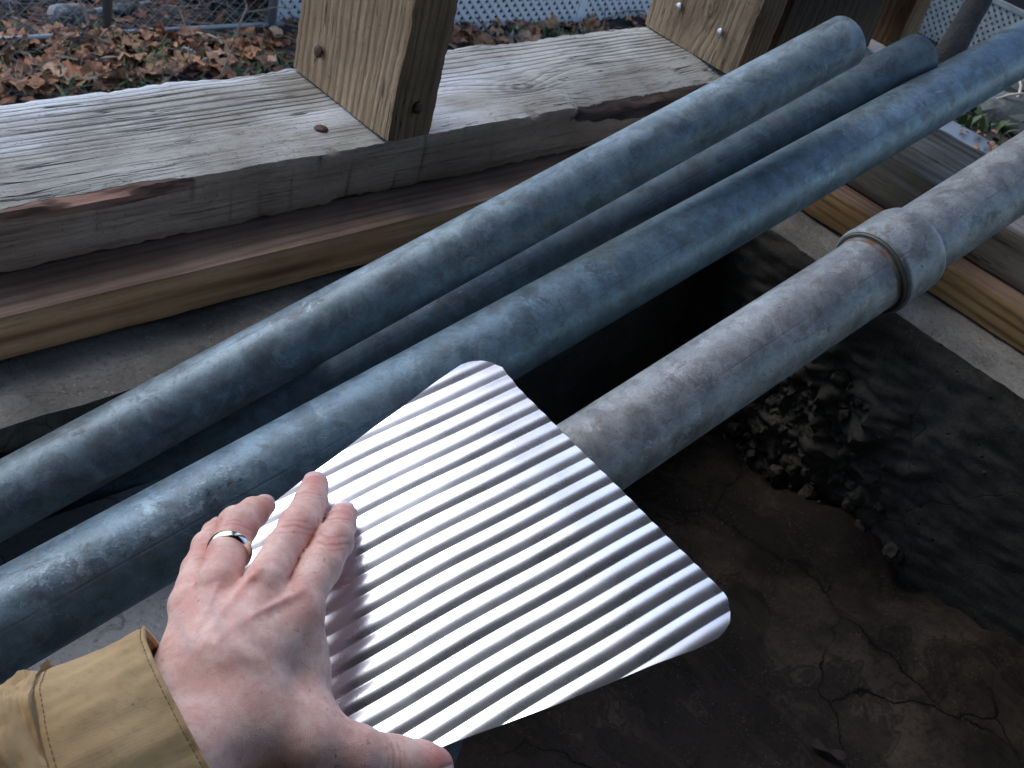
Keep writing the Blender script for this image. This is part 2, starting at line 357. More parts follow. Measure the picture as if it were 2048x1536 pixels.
def cellrough(x, y, z, s):
    d = noise.voronoi(Vector((x * s, y * s, z * s)))[0]; return d[1] - d[0]
def wall_mesh(name, axis, face, back, a0, a1, zt, mat, matt, label, rub, nl=150, nh=60):
    """foundation wall running along axis, visible face at `face`, ledge on top; rub(a,z) -> crumbling amount"""
    V = []; prof = []
    for k in range(nh): prof.append((0., -.05 + (zt + .05 - .004) * k / (nh - 1), 0))
    for k in range(14): prof.append((k / 13., zt, 1))
    for i in range(nl + 1):
        a = a0 + (a1 - a0) * i / nl
        for (b, z, top) in prof:
            c = face + (back - face) * (b * 1.0) if top else face
            sgn = -1 if back > face else 1
            q = (a, c) if axis == 0 else (c, a)
            ns = fbm(a, z, c, 12, 4)
            if not top:
                r = rub(a, z); c2 = c + sgn * (.0018 * ns + .0012 * fbm(a, z, 7, 70, 3) + r * (.020 * fbm(a, z, 2, 22, 6) + .03 * min(.45, cellrough(a, z, 0, 42)) + .012 * min(.5, cellrough(a, z, 4, 95)) + .004))
                zz = z
                if zt - z < .02: c2 -= sgn * .006 * (1 - (zt - z) / .02) * (1 + ns)
            else:
                c2 = c - sgn * (.006 * (1 + ns) if b == 0 else 0); zz = zt + .003 * ns + .0012 * fbm(a, b, 0, 60, 2) - (.003 if b == 0 else 0)
            V.append((a, c2, zz) if axis == 0 else (c2, a, zz))
    nv = len(prof); base = len(V)
    o = mesh_obj(name, V, grid_faces(nl + 1, nv, flip=True), mat)
    bm = bmesh.new(); bm.from_mesh(o.data)
    ring = {0: [], 1: []}
    bm.verts.ensure_lookup_table()
    # close the body: back face and ends
    def ex(i0): return [bm.verts[i0 * nv + k] for k in range(nv)]
    E0, E1 = ex(0), ex(nl)
    back_top = [bm.verts[i * nv + nv - 1] for i in range(nl + 1)]; low = []
    for v_ in back_top: low.append(bm.verts.new((v_.co.x, v_.co.y, -.05)))
    for i in range(nl): bm.faces.new((back_top[i], back_top[i + 1], low[i + 1], low[i]))
    bm.faces.new(E0 + [low[0]]); bm.faces.new(E1 + [low[nl]])
    bmesh.ops.recalc_face_normals(bm, faces=bm.faces); bm.to_mesh(o.data); bm.free()
    o.data.materials.append(matt)
    for p in o.data.polygons:
        if p.normal.z > .6 and p.center.z > zt - .02: p.material_index = 1
    auto_smooth(o, 60); tag(o, label, 'foundation wall'); return o
wall_mesh('foundation_wall', 0, YW, .80, -2.6, 1.285, ZL, C_WALL, C_LEDGE, 'rough concrete foundation wall under the long weathered sill, topped by a gritty ledge',
          lambda a, z: .55 * smooth01((z - .16) / .1) + .25 * smooth01((a - .7) / .2))
wall_mesh('foundation_wall', 1, XW, 1.285, -2.0, YW - .003, ZL, C_WALL, C_LEDGE, 'dark foundation wall at the right with crumbling mortar below its pale ledge',
          lambda a, z: 1.0 * math.exp(-((a - .36) / .12) ** 2 - ((z - .11) / .08) ** 2) + .10, nl=330, nh=110)

FP = [(-.5, .25), (.40, .25), (.43, .36), (.41, .548), (-.5, .548)]
def slab(name, poly, z0, z1, mat, n=1):
    bm = bmesh.new(); vs = [bm.verts.new((x, y, z0)) for x, y in poly]; f = bm.faces.new(vs); ex_ = bmesh.ops.extrude_face_region(bm, geom=[f])
    for v_ in ex_['geom']:
        if isinstance(v_, bmesh.types.BMVert): v_.co.z = z1
    bmesh.ops.recalc_face_normals(bm, faces=bm.faces); bmesh.ops.bevel(bm, geom=list(bm.edges), offset=.006, segments=2, affect='EDGES')
    me = bpy.data.meshes.new(name); bm.to_mesh(me); bm.free(); me.materials.append(mat); o = bpy.data.objects.new(name, me); COL.objects.link(o); auto_smooth(o, 40); return o
C_PALE = concrete('pale_concrete', (.30, .31, .32), (.20, .205, .21), crack=1., cs=11, seed=13, bstr=.4)
tag(slab('concrete_footing', FP, .02, .185, C_PALE), 'pale cracked concrete footing beneath the pipes beside the jacket sleeve', 'footing')
mR = M('roof_boards'); ROOFM = mR.set(color=(.12, .095, .07), rough=.9)
mR = M('light_blocking_siding'); SIDE = mR.set(color=(.10, .085, .07), rough=.9)
def box(name, lo, hi, m, parent=None):
    x0, y0, z0 = lo; x1, y1, z1 = hi
    V = [(x0, y0, z0), (x1, y0, z0), (x1, y1, z0), (x0, y1, z0), (x0, y0, z1), (x1, y0, z1), (x1, y1, z1), (x0, y1, z1)]
    return mesh_obj(name, V, [(0, 3, 2, 1), (4, 5, 6, 7), (0, 1, 5, 4), (1, 2, 6, 5), (2, 3, 7, 6), (3, 0, 4, 7)], m, parent)
tag(box('roof', (-2.7, -2.1, 2.05), (1.75, .93, 2.12), ROOFM), kind='structure')  # out of view; front edge placed for the light on the sheet
tag(box('wall', (-2.7, -2.1, -.06), (1.30, -2.0, 2.05), SIDE), kind='structure')  # unseen, added so that light comes in only over the sill
tag(box('wall', (-2.7, -1.997, -.06), (-2.6, .80, 2.05), SIDE), kind='structure')  # unseen, added to close the left side against light

# ------------------------------------------------------------------ left sill, treated plate, posts
SY0, SY1, SZ0, SZ1 = .649, .792, .3165, .3675
def sill_edit(q, a, b):
    x = q[0]
    # bark wane along the front top edge
    w = math.sqrt(max(0., 1 - ((x - .965) / .145) ** 2)) * smooth01((x - .82) / .03)
    if w > 0 and a < .4 and b > .4:
        k = w * max(0, 1 - a / .4) * (b - .4) / .6
        q[2] -= .014 * k; q[1] += .011 * w * (1 - a) * max(0, (b - .5) / .5)
    if a == 0. and b == 1.:
        q[1] += .0018 * abs(fbm(x, 3, 0, 40, 4)) + .004 * smooth01(1 - abs(x - .335) / .04); q[2] -= .0014 * abs(fbm(x, 9, 0, 55, 3)) + .004 * smooth01(1 - abs(x - .335) / .045)
    if a == 1.: q[1] += .004 * fbm(x, 7, 0, 6, 3)
    if b == 0. and a == 0.: q[2] += .003 * fbm(x, 1, 0, 12, 3)
    return q
sill = timber('sill_beam', (-.9, SY0, SZ0), (1.4915, SY1, SZ1), 0, {'y-': W_SILLF, 'z+': W_SILL, '*': W_SILLF}, nl=420, nc=9, edit=sill_edit, rough=.0014)
tag(sill, 'long weathered grey rough-sawn sill beam carrying the wooden posts', 'sill beam')
for p in sill.data.polygons:
    c = p.center
    pass
q = on_plane(642, 258, np.array([0, 0, 1.]), np.array([0, 0, SZ1])); nail(q, (0, 0, 1), .0062, RUST, sill, .0008)
plate_l = timber('sill_plate', (-.9, .607, ZL + .003), (1.084, .79, SZ0 - .001), 0, {'y-': W_TREAT, 'z+': W_TREATT, '*': W_TREAT}, nl=160, rough=.0004, bev=.0012)
tag(plate_l, 'brown treated pine plate with wavy grain lying under the long sill beam', 'timber plate')
def post(name, x0, y0, y1, m_side, m_front, label, w=.049, top=2.05, base=SZ1 + .0015, lean=0., dy=0., nl=110, mats=None, cat='post'):
    def ed(q, a, b):
        hgt = q[2] - base; q[0] += lean * hgt; q[1] += dy * hgt; return q
    o = timber(name, (x0, y0, base), (x0 + w, y1, top), 2, {'x-': m_side, 'x+': m_side, 'y-': m_front, '*': m_front}, nl=nl, nc=8, edit=ed, rough=.0016, bev=.0016, seed=x0 * 7)
    tag(o, label, cat, 'rough wooden posts on the sills'); return o
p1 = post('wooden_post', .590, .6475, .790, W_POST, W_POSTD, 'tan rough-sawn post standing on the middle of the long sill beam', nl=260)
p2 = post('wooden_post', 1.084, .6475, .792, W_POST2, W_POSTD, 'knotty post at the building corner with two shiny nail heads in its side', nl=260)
p2b = post('wooden_post', 1.175, .664, .792, W_DARK, W_DARK, 'thick post behind the knotty corner post, widened and darkened to fill the shaded gap', w=.225)
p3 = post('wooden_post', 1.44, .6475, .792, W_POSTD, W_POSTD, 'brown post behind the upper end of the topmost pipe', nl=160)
def on_x(u, v, x): return on_plane(u, v, np.array([1., 0, 0]), np.array([x, 0, 0]))
def on_y(u, v, y): return on_plane(u, v, np.array([0, 1., 0]), np.array([0, y, 0]))
nail(on_x(641, 103, .5895), (-1, 0, .1), .0058, RUST, p1, .003); nail(on_y(836, 215, .647), (0, -1, .1), .0056, RUST, p1, .001)
nail(on_x(1361, 14, 1.0835), (-1, 0, .1), .0048, NAILZ, p2, .004); nail(on_x(1443, 65, 1.0835), (-1, 0, .1), .0048, NAILZ, p2, .004)

# right-hand sill, its treated plate, and the walkway outside
sr = timber('sill_beam', (1.117, -1.9, SZ0), (1.276, SY0 - .004, SZ1), 1, {'z+': W_GREYR, '*': W_GREYR}, nl=170, nc=8, seed=3, rough=.0014)
tag(sr, 'grey sill beam crossing beneath the pipes on the right wall', 'sill beam')
pr = timber('sill_plate', (1.087, -1.9, ZL + .003), (1.27, .603, SZ0 - .001), 1, {'x-': W_TREATR, 'z+': W_TREATRT, '*': W_TREATR}, nl=120, rough=.0004, bev=.0012, seed=5)
tag(pr, 'yellow-brown treated pine plate on the pale ledge of the right wall', 'timber plate')

# ------------------------------------------------------------------ pipes
def cyl_from_edges(l1, l2, r):
    n1 = np.cross(ray(*l1[0]), ray(*l1[1])); n1 /= np.linalg.norm(n1); n2 = np.cross(ray(*l2[0]), ray(*l2[1])); n2 /= np.linalg.norm(n2)
    if n1 @ n2 < 0: n2 = -n2
    d = np.cross(n1, n2); d /= np.linalg.norm(d)
    if d[0] < 0: d = -d
    half = math.acos(n1 @ n2) / 2; m = n1 + n2; m /= np.linalg.norm(m); c = np.cross(m, d)
    if (R.T @ c)[2] < 0: c = -c
    return CAM + c * r / math.sin(half), d
def axis_t(c, d, u, v):      # parameter of the axis point that shows nearest the pixel
    best = None
    for t in np.linspace(-2, 3, 5001):
        q = proj(c + d * t)
        if q[2] < .05: continue
        e = (q[0] - u) ** 2 + (q[1] - v) ** 2
        if best is None or e < best[0]: best = (e, t)
    return best[1]
def tube(name, c, d, prof, m, parent=None, n=72, wob=0., face=None):
    """lathe around axis c + t d; prof = [(t, radius)], open or closed"""
    d = Vector(d).normalized(); a = d.orthogonal().normalized(); b = d.cross(a); V = []
    for (t, r) in prof:
        for k in range(n):
            th = k / n * math.tau; rr = r * (1 + wob * fbm(t * 1.0, math.cos(th), math.sin(th), 2.5, 3))
            V.append(Vector(c) + d * t + a * (rr * math.cos(th)) + b * (rr * math.sin(th)))
    o = mesh_obj(name, V, grid_faces(len(prof), n, True), m, parent)
    # angle round the pipe, 0 on a fixed line along it (for the rolled seam and the scaly band of the coating)
    f_ = Vector(face if face is not None else (-.2, -.4, .9)); f_ = (f_ - d * f_.dot(d)).normalized(); a0 = math.atan2(f_.dot(b), f_.dot(a)); at_ = o.data.attributes.new('round', 'FLOAT', 'POINT')
    at_.data.foreach_set('value', [abs((k / n * math.tau - a0 + math.pi) % math.tau - math.pi) * (1 if ((k / n * math.tau - a0 + math.pi) % math.tau - math.pi) > 0 else -1) for _ in prof for k in range(n)])
    bm = bmesh.new(); bm.from_mesh(o.data); bmesh.ops.recalc_face_normals(bm, faces=bm.faces); bm.to_mesh(o.data); bm.free()
    auto_smooth(o, 50); return o
def pipe_prof(t0, t1, r, wall=.0026, n=40):
    out = [(t0 + (t1 - t0) * k / n, r) for k in range(n + 1)]
    e = .0011
    pr_ = [(t0 + e, r)] + [(t, r) for t, _ in out[1:-1]] + [(t1 - e * 1.5, r), (t1 - e * .5, r - e * .4), (t1, r - e), (t1, r - wall)]
    pr_ += [(t, r - wall) for t, _ in reversed(out[1:-1])] + [(t0, r - wall), (t0, r - e), (t0 + e * .4, r - e * .4), (t0 + e, r)]
    return pr_
PA = galv('galvanised_light', 1.3, (.195, .262, .30), rust=.34, seam=-.6); PB = galv('galvanised_shaded', 4.1, (.085, .125, .155), rust=.2, rough=.5)  # PB: shade of the rear pipe is put into its darker tint
PC = galv('galvanised_blue', 7.7, (.145, .215, .262), rust=.3, rough=.38, scale=1., seam=.35); PD = galv('galvanised_brown_grey', 2.9, (.275, .29, .295), rust=.38, rough=.44, scale=.25, seam=.15)
cA, dA = cyl_from_edges(((34, 900), (1304, 227)), ((0, 1086), (1239, 395)), .0236)
cC, dC = cyl_from_edges(((0, 1133), (2048, 37.5)), ((0, 1370), (2048, 157)), .029)
cD, dD = cyl_from_edges(((1300, 732), (1900, 353)), ((1300, 943), (1773, 619)), .028)
tA = axis_t(cA, dA, 1698, 92)
GP = 'galvanised steel pipes laid across the wall'
oA = tube('steel_pipe', cA, dA, pipe_prof(-1.0, tA, .0236), PA, wob=.004); tag(oA, 'topmost pale galvanised pipe, ending in front of the brown post', 'pipe', GP)
eA = proj(cA + dA * tA); dl = proj(cA + dA * axis_t(cA, dA, 200, 900))
b1 = at(1838, 113, eA[2] * 1.16); b0 = at(215, 985, dl[2] * 1.13); dB = (b1 - b0) / np.linalg.norm(b1 - b0)
oB = tube('steel_pipe', b0, dB, pipe_prof(-.75, float(np.linalg.norm(b1 - b0)), .0245), PB, wob=.004); tag(oB, 'bluish pipe with shade put in its colour, half hidden between the two upper pipes, its open end beside the lattice', 'pipe', GP)
oC = tube('steel_pipe', cC, dC, pipe_prof(-1.1, 2.3, .029), PC, wob=.004); tag(oC, 'long middle galvanised pipe with blue-grey scaly streaks, passing behind the corrugated sheet', 'pipe', GP)
rD = .028; eD = empty('steel_pipe', tuple(cD)); tag(eD, 'lowest galvanised pipe with a wide coupling sleeve near its upper end', 'pipe', GP)
tc0 = axis_t(cD, dD, 1742, 548); tc1 = axis_t(cD, dD, 1822, 500); tm = (tc0 + tc1) / 2
tube('pipe_section', cD, dD, pipe_prof(-.9, tm - .004, rD), PD, eD, wob=.004); tube('pipe_section', cD, dD, pipe_prof(tm + .004, 2.2, rD * .985), PD, eD, wob=.004)
RC = rD * 1.19
cp = [(tc0 + .004, rD + .0006), (tc0, rD + .0016), (tc0 - .0004, RC - .0012), (tc0 + .001, RC + .0003), (tc0 + .0035, RC + .0005), (tc0 + .006, RC), (tc0 + .012, RC)] + [(tc0 + (tc1 - tc0) * k / 10, RC) for k in range(6, 9)] + [(tc1 - .008, RC), (tc1 - .005, RC - .0002), (tc1 - .0015, RC - .0012), (tc1, RC - .003), (tc1 - .0008, rD + .0012), (tc1 - .006, rD + .0004)]
mm = M('coupling_inside'); DKR = mm.set(color=(.09, .05, .035), rough=.8)
cpo = tube('coupling', cD, dD, cp, PD, eD)
tube('gasket', cD, dD, [(tc0 - .0006, rD + .0002), (tc0 - .0008, RC - .0016), (tc0 - .0022, RC - .0022), (tc0 - .002, rD + .0002)], M('g').set(color=(.10, .105, .085), rough=.6), eD)
mr_ = M('rust_line'); RSL = mr_.set(color=mr_.mix(mr_.noise(mr_.P(), 90, 4).step(.4, .6), (.20, .21, .22), (.22, .10, .055)), rough=.9)
o_ = tube('rust_ring', cD, dD, [(tc0 - .0062, rD + .00015), (tc0 - .0022, rD + .0009), (tc0 - .0008, rD + .0004)], RSL, eD)
tube('gasket', cD, dD, [(tc1 - .001, RC - .003), (tc1 + .0008, RC - .0042), (tc1 + .0012, rD + .0002), (tc1 - .0006, rD + .0002)], M('dark_joint').set(color=(.035, .036, .034), rough=.7), eD)

# ------------------------------------------------------------------ corrugated sheet
g = R @ np.array([2.197, -1.032, 1.]); g /= np.linalg.norm(g)
a0 = np.cross(g, [0, 0, 1.]); a0 /= np.linalg.norm(a0); b0_ = np.cross(g, a0); th = math.radians(-3)
PN = math.cos(th) * b0_ + math.sin(th) * a0; PC0 = at(970, 1100, .60)
if PN @ (PC0 - CAM) > 0: PN = -PN
PU = g; PV = np.cross(PN, PU)                    # across the ridges
def sheet_uv(u, v): q = on_plane(u, v, PN, PC0) - PC0; return np.array([q @ PU, q @ PV])
def plate_depth(u, v): return proj(on_plane(u, v, PN, PC0))[2]
outline_px = [(905, 742), (921, 730), (940, 723.5), (962, 722), (985, 725), (1004, 734), (1010, 742), (1040, 779), (1100, 838), (1160, 897), (1250, 985), (1330, 1066), (1400, 1134), (1448, 1183), (1455, 1196), (1461, 1222), (1460, 1245), (1450, 1262), (1437, 1276), (1418, 1287), (1394, 1296), (1395, 1299), (1300, 1334), (1200, 1376), (1100, 1416), (1000, 1451), (900, 1487), (870, 1499), (820, 1504), (740, 1490), (640, 1420), (560, 1310), (500, 1200), (480, 1135), (486, 1085), (505, 1046), (532, 1015), (547, 1003), (600, 964), (680, 905), (760, 848), (840, 790)]
OU = np.array([sheet_uv(*p) for p in outline_px])
cu = OU.mean(0)
PITCH = .0108
def corr(v, u):
    w = v / PITCH; fr = w - np.floor(w)
    s_ = abs(math.sin(math.pi * fr)); h = .62 * s_ ** .85 + .38 * (.5 - .5 * math.cos(2 * math.pi * fr)); h *= 1 + .16 * math.sin(math.floor(w) * 2.7) + .10 * noise.noise(Vector((u * 30, math.floor(w) * 3.3, 0)))
    return h * .00070
# cut the outline polygon into strips across the ridges, so that the edge is exact
def inside_span(v):
    xs_ = []
    for i in range(len(OU)):
        p, q = OU[i], OU[(i + 1) % len(OU)]
        if (p[1] <= v) != (q[1] <= v): xs_.append(p[0] + (q[0] - p[0]) * (v - p[1]) / (q[1] - p[1]))
    return (min(xs_), max(xs_)) if len(xs_) >= 2 else None
vmin, vmax = OU[:, 1].min() + 1e-5, OU[:, 1].max() - 1e-5
NV = 560; NU = 46; V = []; T = .0006
vlist = np.linspace(vmin, vmax, NV)
def sheet_pt(u, v, off=0.):
    bow = .05 * (v - cu[1]) ** 2 - .20 * (u - cu[0]) ** 2 + .0007 * noise.noise(Vector((u * 14, v * 14, 3.)))
    e = np.array([u, v]); dmin = 1.0
    h = corr(v + .0004 * math.sin(u * 60), u)
    return PC0 + PU * u + PV * v + PN * (h + bow + off)
for k, off in enumerate((0., -T)):
    for v in vlist:
        a, b = inside_span(v)
        for i in range(NU):
            t = i / (NU - 1); V.append(sheet_pt(a + (b - a) * t, v, off))
Fs = grid_faces(NV, NU) + grid_faces(NV, NU, off=NV * NU, flip=True); N0 = NV * NU
for i in range(NV - 1):
    Fs.append((i * NU, (i + 1) * NU, N0 + (i + 1) * NU, N0 + i * NU)); e = NU - 1
    Fs.append(((i + 1) * NU + e, i * NU + e, N0 + i * NU + e, N0 + (i + 1) * NU + e))
for j in range(NU - 1):
    Fs.append((j + 1, j, N0 + j, N0 + j + 1)); b = (NV - 1) * NU; Fs.append((b + j, b + j + 1, N0 + b + j + 1, N0 + b + j))
ms = M('bright_aluminium'); P = ms.P(); n1_ = ms.noise(P, 60, 4); scr = ms.noise(ms.scale(P, (40, 900, 900), rot=(.3, .2, .9)), 1, 2).step(.7, .74)
dust = ms.noise(P, 900, 2).step(.735, .78)
ALU = ms.set(color=ms.mix(dust * .0, (.82, .86, .95), (.75, .73, .7)), metal=1., rough=(n1_ * .10 + .23 ), normal=ms.bump(n1_, .05, .001))
sheet = mesh_obj('corrugated_sheet', V, Fs, ALU)
bm = bmesh.new(); bm.from_mesh(sheet.data); bmesh.ops.remove_doubles(bm, verts=bm.verts, dist=1e-6); bmesh.ops.recalc_face_normals(bm, faces=bm.faces); bm.to_mesh(sheet.data); bm.free()
auto_smooth(sheet, 60); tag(sheet, 'shiny corrugated aluminium sample sheet with rounded corners held in a hand over the pipes', 'metal sheet')
# ------------------------------------------------------------------ the person: hand, jacket sleeve, ring
def wd(v, d): return d + .034 * (1250 - v) / 300 + HAND_DZ
HAND_DZ = .022
def cmr(u, v, d): return np.array([(u - 1024) / F * d, (v - 768) / F * d, d])
def cm(u, v, d): return cmr(u, v, wd(v, d))
def world_of(Pc): return CAM + np.asarray(Pc) @ R.T
def rcone(X, a, b):
    pa, pb = cm(*a[:3]), cm(*b[:3]); ra, rb = a[3] * wd(a[1], a[2]) / F, b[3] * wd(b[1], b[2]) / F
    ba = pb - pa; h = np.clip(((X - pa) @ ba) / (ba @ ba), 0, 1)
    return np.linalg.norm(X - pa - h[..., None] * ba, axis=-1) - (ra + (rb - ra) * h)
def smin(a, b, k):
    h = np.clip(.5 + .5 * (b - a) / k, 0, 1); return b + (a - b) * h - k * h * (1 - h)
FING = {   # chains of (u, v, depth, radius in photo pixels)
 'index': [(604, 1200, .488, 43), (640, 1135, .500, 41.5), (667, 1083, .514, 37.5), (680, 1050, .537, 31), (687, 1030, .553, 28)],
 'middle': [(530, 1162, .481, 43), (566, 1098, .497, 37.5), (599, 1052, .512, 39.5), (622, 1003, .536, 33), (630, 970, .556, 27)],
 'ring': [(438, 1165, .482, 44), (457, 1100, .496, 39), (475, 1052, .508, 38), (507, 1025, .525, 30), (529, 1011, .542, 22)],
 'little': [(378, 1210, .490, 40), (398, 1140, .503, 34), (416, 1094, .515, 30), (429, 1066, .530, 24), (437, 1052, .542, 18)],
}
PALM = [((378, 1210, .490, 38), (392, 1330, .482, 66)), ((434, 1190, .482, 40), (420, 1320, .474, 70)), ((522, 1190, .480, 42), (455, 1330, .472, 70)),
        ((594, 1226, .486, 41), (500, 1340, .476, 70)), ((600, 1230, .490, 44), (594, 1330, .498, 54)), ((594, 1320, .498, 54), (600, 1420, .500, 66)),
        ((440, 1240, .500, 58), (550, 1262, .500, 60)), ((400, 1330, .485, 78), (480, 1420, .485, 92)), ((400, 1370, .478, 84), (250, 1470, .462, 92)),
        ((470, 1440, .480, 96), (330, 1530, .462, 100)), ((250, 1470, .462, 92), (60, 1580, .440, 120)), ((330, 1530, .462, 100), (120, 1660, .44, 130))]
THUMB = [((490, 1440, .482, 84), (600, 1480, .492, 78)), ((600, 1480, .492, 78), (700, 1510, .505, 62)), ((700, 1512, .505, 60), (792, 1528, .520, 53)), ((792, 1528, .520, 53), (842, 1533, .528, 48)), ((842, 1533, .528, 48), (866, 1535, .533, 42))]
TEND = []
def hand_sdf(X):
    fs = []
    for nme, ch in FING.items():
        d = None
        for a, b in zip(ch[:-1], ch[1:]):
            e = rcone(X, a, b); d = e if d is None else smin(d, e, .0022)
        # knuckle widenings
        for j in (2,):
            c = ch[j]; e = np.linalg.norm(X - cm(c[0], c[1], c[2] - .0008), axis=-1) - c[3] * wd(c[1], c[2]) / F * 1.015; d = smin(d, e, .003)
        fs.append(d)
    fing = fs[0]
    for e in fs[1:]: fing = smin(fing, e, .0009)
    palm = None
    for a, b in PALM:
        e = rcone(X, a, b); palm = e if palm is None else smin(palm, e, .010)
    th = None
    for a, b in THUMB:
        e = rcone(X, a, b); th = e if th is None else smin(th, e, .004)
    d = smin(palm, th, .012)
    # finger roots run into the palm softly, but fingers stay apart
    d = smin(d, fing, .0034)
    for a, b in TEND:
        d = smin(d, rcone(X, a, b), .0045)
    return d
def nailshape(X, c, ax, side, up, L, Wd, r):
    """signed distance of a thin curved nail plate"""
    q = X - c; l = q @ ax; s = q @ side; h = q @ up
    rad = np.sqrt(s * s + (h + r) ** 2) - r                       # cylinder about the finger
    e = np.sqrt((l / L) ** 4 + (s / Wd) ** 4) - 1
    return rad, e
def fingerframe(ch, k=-1):
    p0, p1 = cm(*ch[-2][:3]), cm(*ch[-1][:3]); ax = (p1 - p0) / np.linalg.norm(p1 - p0)
    return p0, p1, ax
NAILS = []
for nme, rr, upv in (('index', .0068, (.10, -.45, -1)), ('middle', .0070, (-.02, -.45, -1)), ('ring', .006, (.25, -.75, -.75)), ('little', .0048, (-.6, -.5, -.6))):
    p0, p1, ax = fingerframe(FING[nme]); up = np.array(upv); up = up - (up @ ax) * ax; up /= np.linalg.norm(up); side = np.cross(ax, up)
    rt = FING[nme][-1][3] * wd(FING[nme][-1][1], FING[nme][-1][2]) / F
    NAILS.append((p1 + ax * rt * .10 + up * rt * .90, ax, side, up, .0062 if nme != 'little' else .0048, rt * .74, rt * .95))
p0, p1 = cm(842, 1533, .528), cm(866, 1535, .533); ax = (p1 - p0) / np.linalg.norm(p1 - p0); up = np.array((.25, .25, -1.)); up -= (up @ ax) * ax; up /= np.linalg.norm(up)
NAILS.append((p1 + up * .0093 - ax * .0006, ax, np.cross(ax, up), up, .0078, .0066, .0095))
def full_sdf(X):
    d = hand_sdf(X)
    for (c, ax, side, up, L, Wd, r) in NAILS:
        rad, e = nailshape(X, c, ax, side, up, L, Wd, r)
        m = np.clip(1 - e * 3, 0, 1); q = X - c; near = (np.abs(q @ up) < .006)
        groove = np.exp(-(e / .16) ** 2) * near * .00040
        d = d + groove - np.clip(-e * 4, 0, 1) * near * .00022
    return d
def surface_nets(f, lo, hi, h):
    n = np.ceil((np.array(hi) - lo) / h).astype(int) + 1
    ax = [lo[i] + h * np.arange(n[i]) for i in range(3)]
    D = np.empty(n, np.float32)
    for i in range(0, n[0], 12):
        G = np.stack(np.meshgrid(ax[0][i:i + 12], ax[1], ax[2], indexing='ij'), -1); D[i:i + 12] = f(G)
    C = [(i, j, k) for i in (0, 1) for j in (0, 1) for k in (0, 1)]
    sub = lambda c: D[c[0]:n[0] - 1 + c[0], c[1]:n[1] - 1 + c[1], c[2]:n[2] - 1 + c[2]]
    corner = {c: sub(c) for c in C}; inside = sum((corner[c] < 0).astype(np.int8) for c in C)
    act = (inside > 0) & (inside < 8); idx = -np.ones(act.shape, np.int64); cells = np.argwhere(act); idx[act] = np.arange(len(cells))
    acc = np.zeros((len(cells), 3)); cnt = np.zeros(len(cells))
    for a in C:
        for b in C:
            if sum(abs(a[i] - b[i]) for i in range(3)) == 1 and a < b:
                da, db = corner[a][act], corner[b][act]; m = (da < 0) != (db < 0)
                t = np.where(m, da / np.where(m, da - db, 1), 0)
                p = np.array(a) + t[:, None] * (np.array(b) - np.array(a)); acc[m] += p[m]; cnt[m] += 1
    V = (cells + acc / cnt[:, None]) * h + lo
    Fs = []
    for axn in range(3):
        o1, o2 = [(1, 2), (2, 0), (0, 1)][axn]
        A = D < 0; s1 = [slice(None)] * 3; s2 = [slice(None)] * 3; s1[axn] = slice(0, -1); s2[axn] = slice(1, None)
        cr = A[tuple(s1)] != A[tuple(s2)]; pts = np.argwhere(cr); ok = (pts[:, o1] > 0) & (pts[:, o2] > 0) & (pts[:, o1] < n[o1] - 1) & (pts[:, o2] < n[o2] - 1); pts = pts[ok]
        def cell(d1, d2):
            q = pts.copy(); q[:, o1] -= d1; q[:, o2] -= d2; return idx[q[:, 0], q[:, 1], q[:, 2]]
        q4 = np.stack([cell(1, 1), cell(0, 1), cell(0, 0), cell(1, 0)], 1)
        neg = A[pts[:, 0], pts[:, 1], pts[:, 2]]; q4[~neg] = q4[~neg][:, ::-1]; Fs.append(q4)
    return V, np.concatenate(Fs)
lo = np.array([-.225, .030, .375]); hi = np.array([-.024, .195, .645])
HV, HF = surface_nets(full_sdf, lo, hi, .00125)
_me = bpy.data.meshes.new('t'); _me.from_pydata([tuple(map(float, v)) for v in HV], [], [tuple(map(int, f)) for f in HF]); _o = bpy.data.objects.new('t', _me); COL.objects.link(_o)
_s = _o.modifiers.new('s', 'SUBSURF'); _s.levels = 1; _s.render_levels = 1; _dg = bpy.context.evaluated_depsgraph_get(); _ev = _o.evaluated_get(_dg).to_mesh()
HV = np.array([v.co[:] for v in _ev.vertices]); HF = np.array([p.vertices[:] for p in _ev.polygons]); _o.evaluated_get(_dg).to_mesh_clear(); bpy.data.objects.remove(_o); bpy.data.meshes.remove(_me)
# relax once along the surface and keep distance exact
for _ in range(2):
    e = .0004; gr = np.stack([(full_sdf(HV + np.eye(3)[i] * e) - full_sdf(HV - np.eye(3)[i] * e)) / (2 * e) for i in range(3)], 1)
    gr /= np.linalg.norm(gr, axis=1)[:, None] + 1e-9; HV = HV - gr * np.clip(full_sdf(HV), -.001, .001)[:, None]
def seg_mask(Xp, pts, w):      # pts in (u,v) photo pixels; distance in the image of the skin to drawn creases -> used to shape relief on the skin
    U = 1024 + F * Xp[:, 0] / Xp[:, 2]; Vv = 768 + F * Xp[:, 1] / Xp[:, 2]; best = np.full(len(Xp), 1e9)
    for (a, b) in zip(pts[:-1], pts[1:]):
        a = np.array(a, float); b = np.array(b, float); ba = b - a; t = np.clip(((U - a[0]) * ba[0] + (Vv - a[1]) * ba[1]) / (ba @ ba), 0, 1)
        best = np.minimum(best, np.hypot(U - a[0] - t * ba[0], Vv - a[1] - t * ba[1]))
    return np.exp(-(best / w) ** 2)
front = (gr[:, 2] < .2).astype(float)
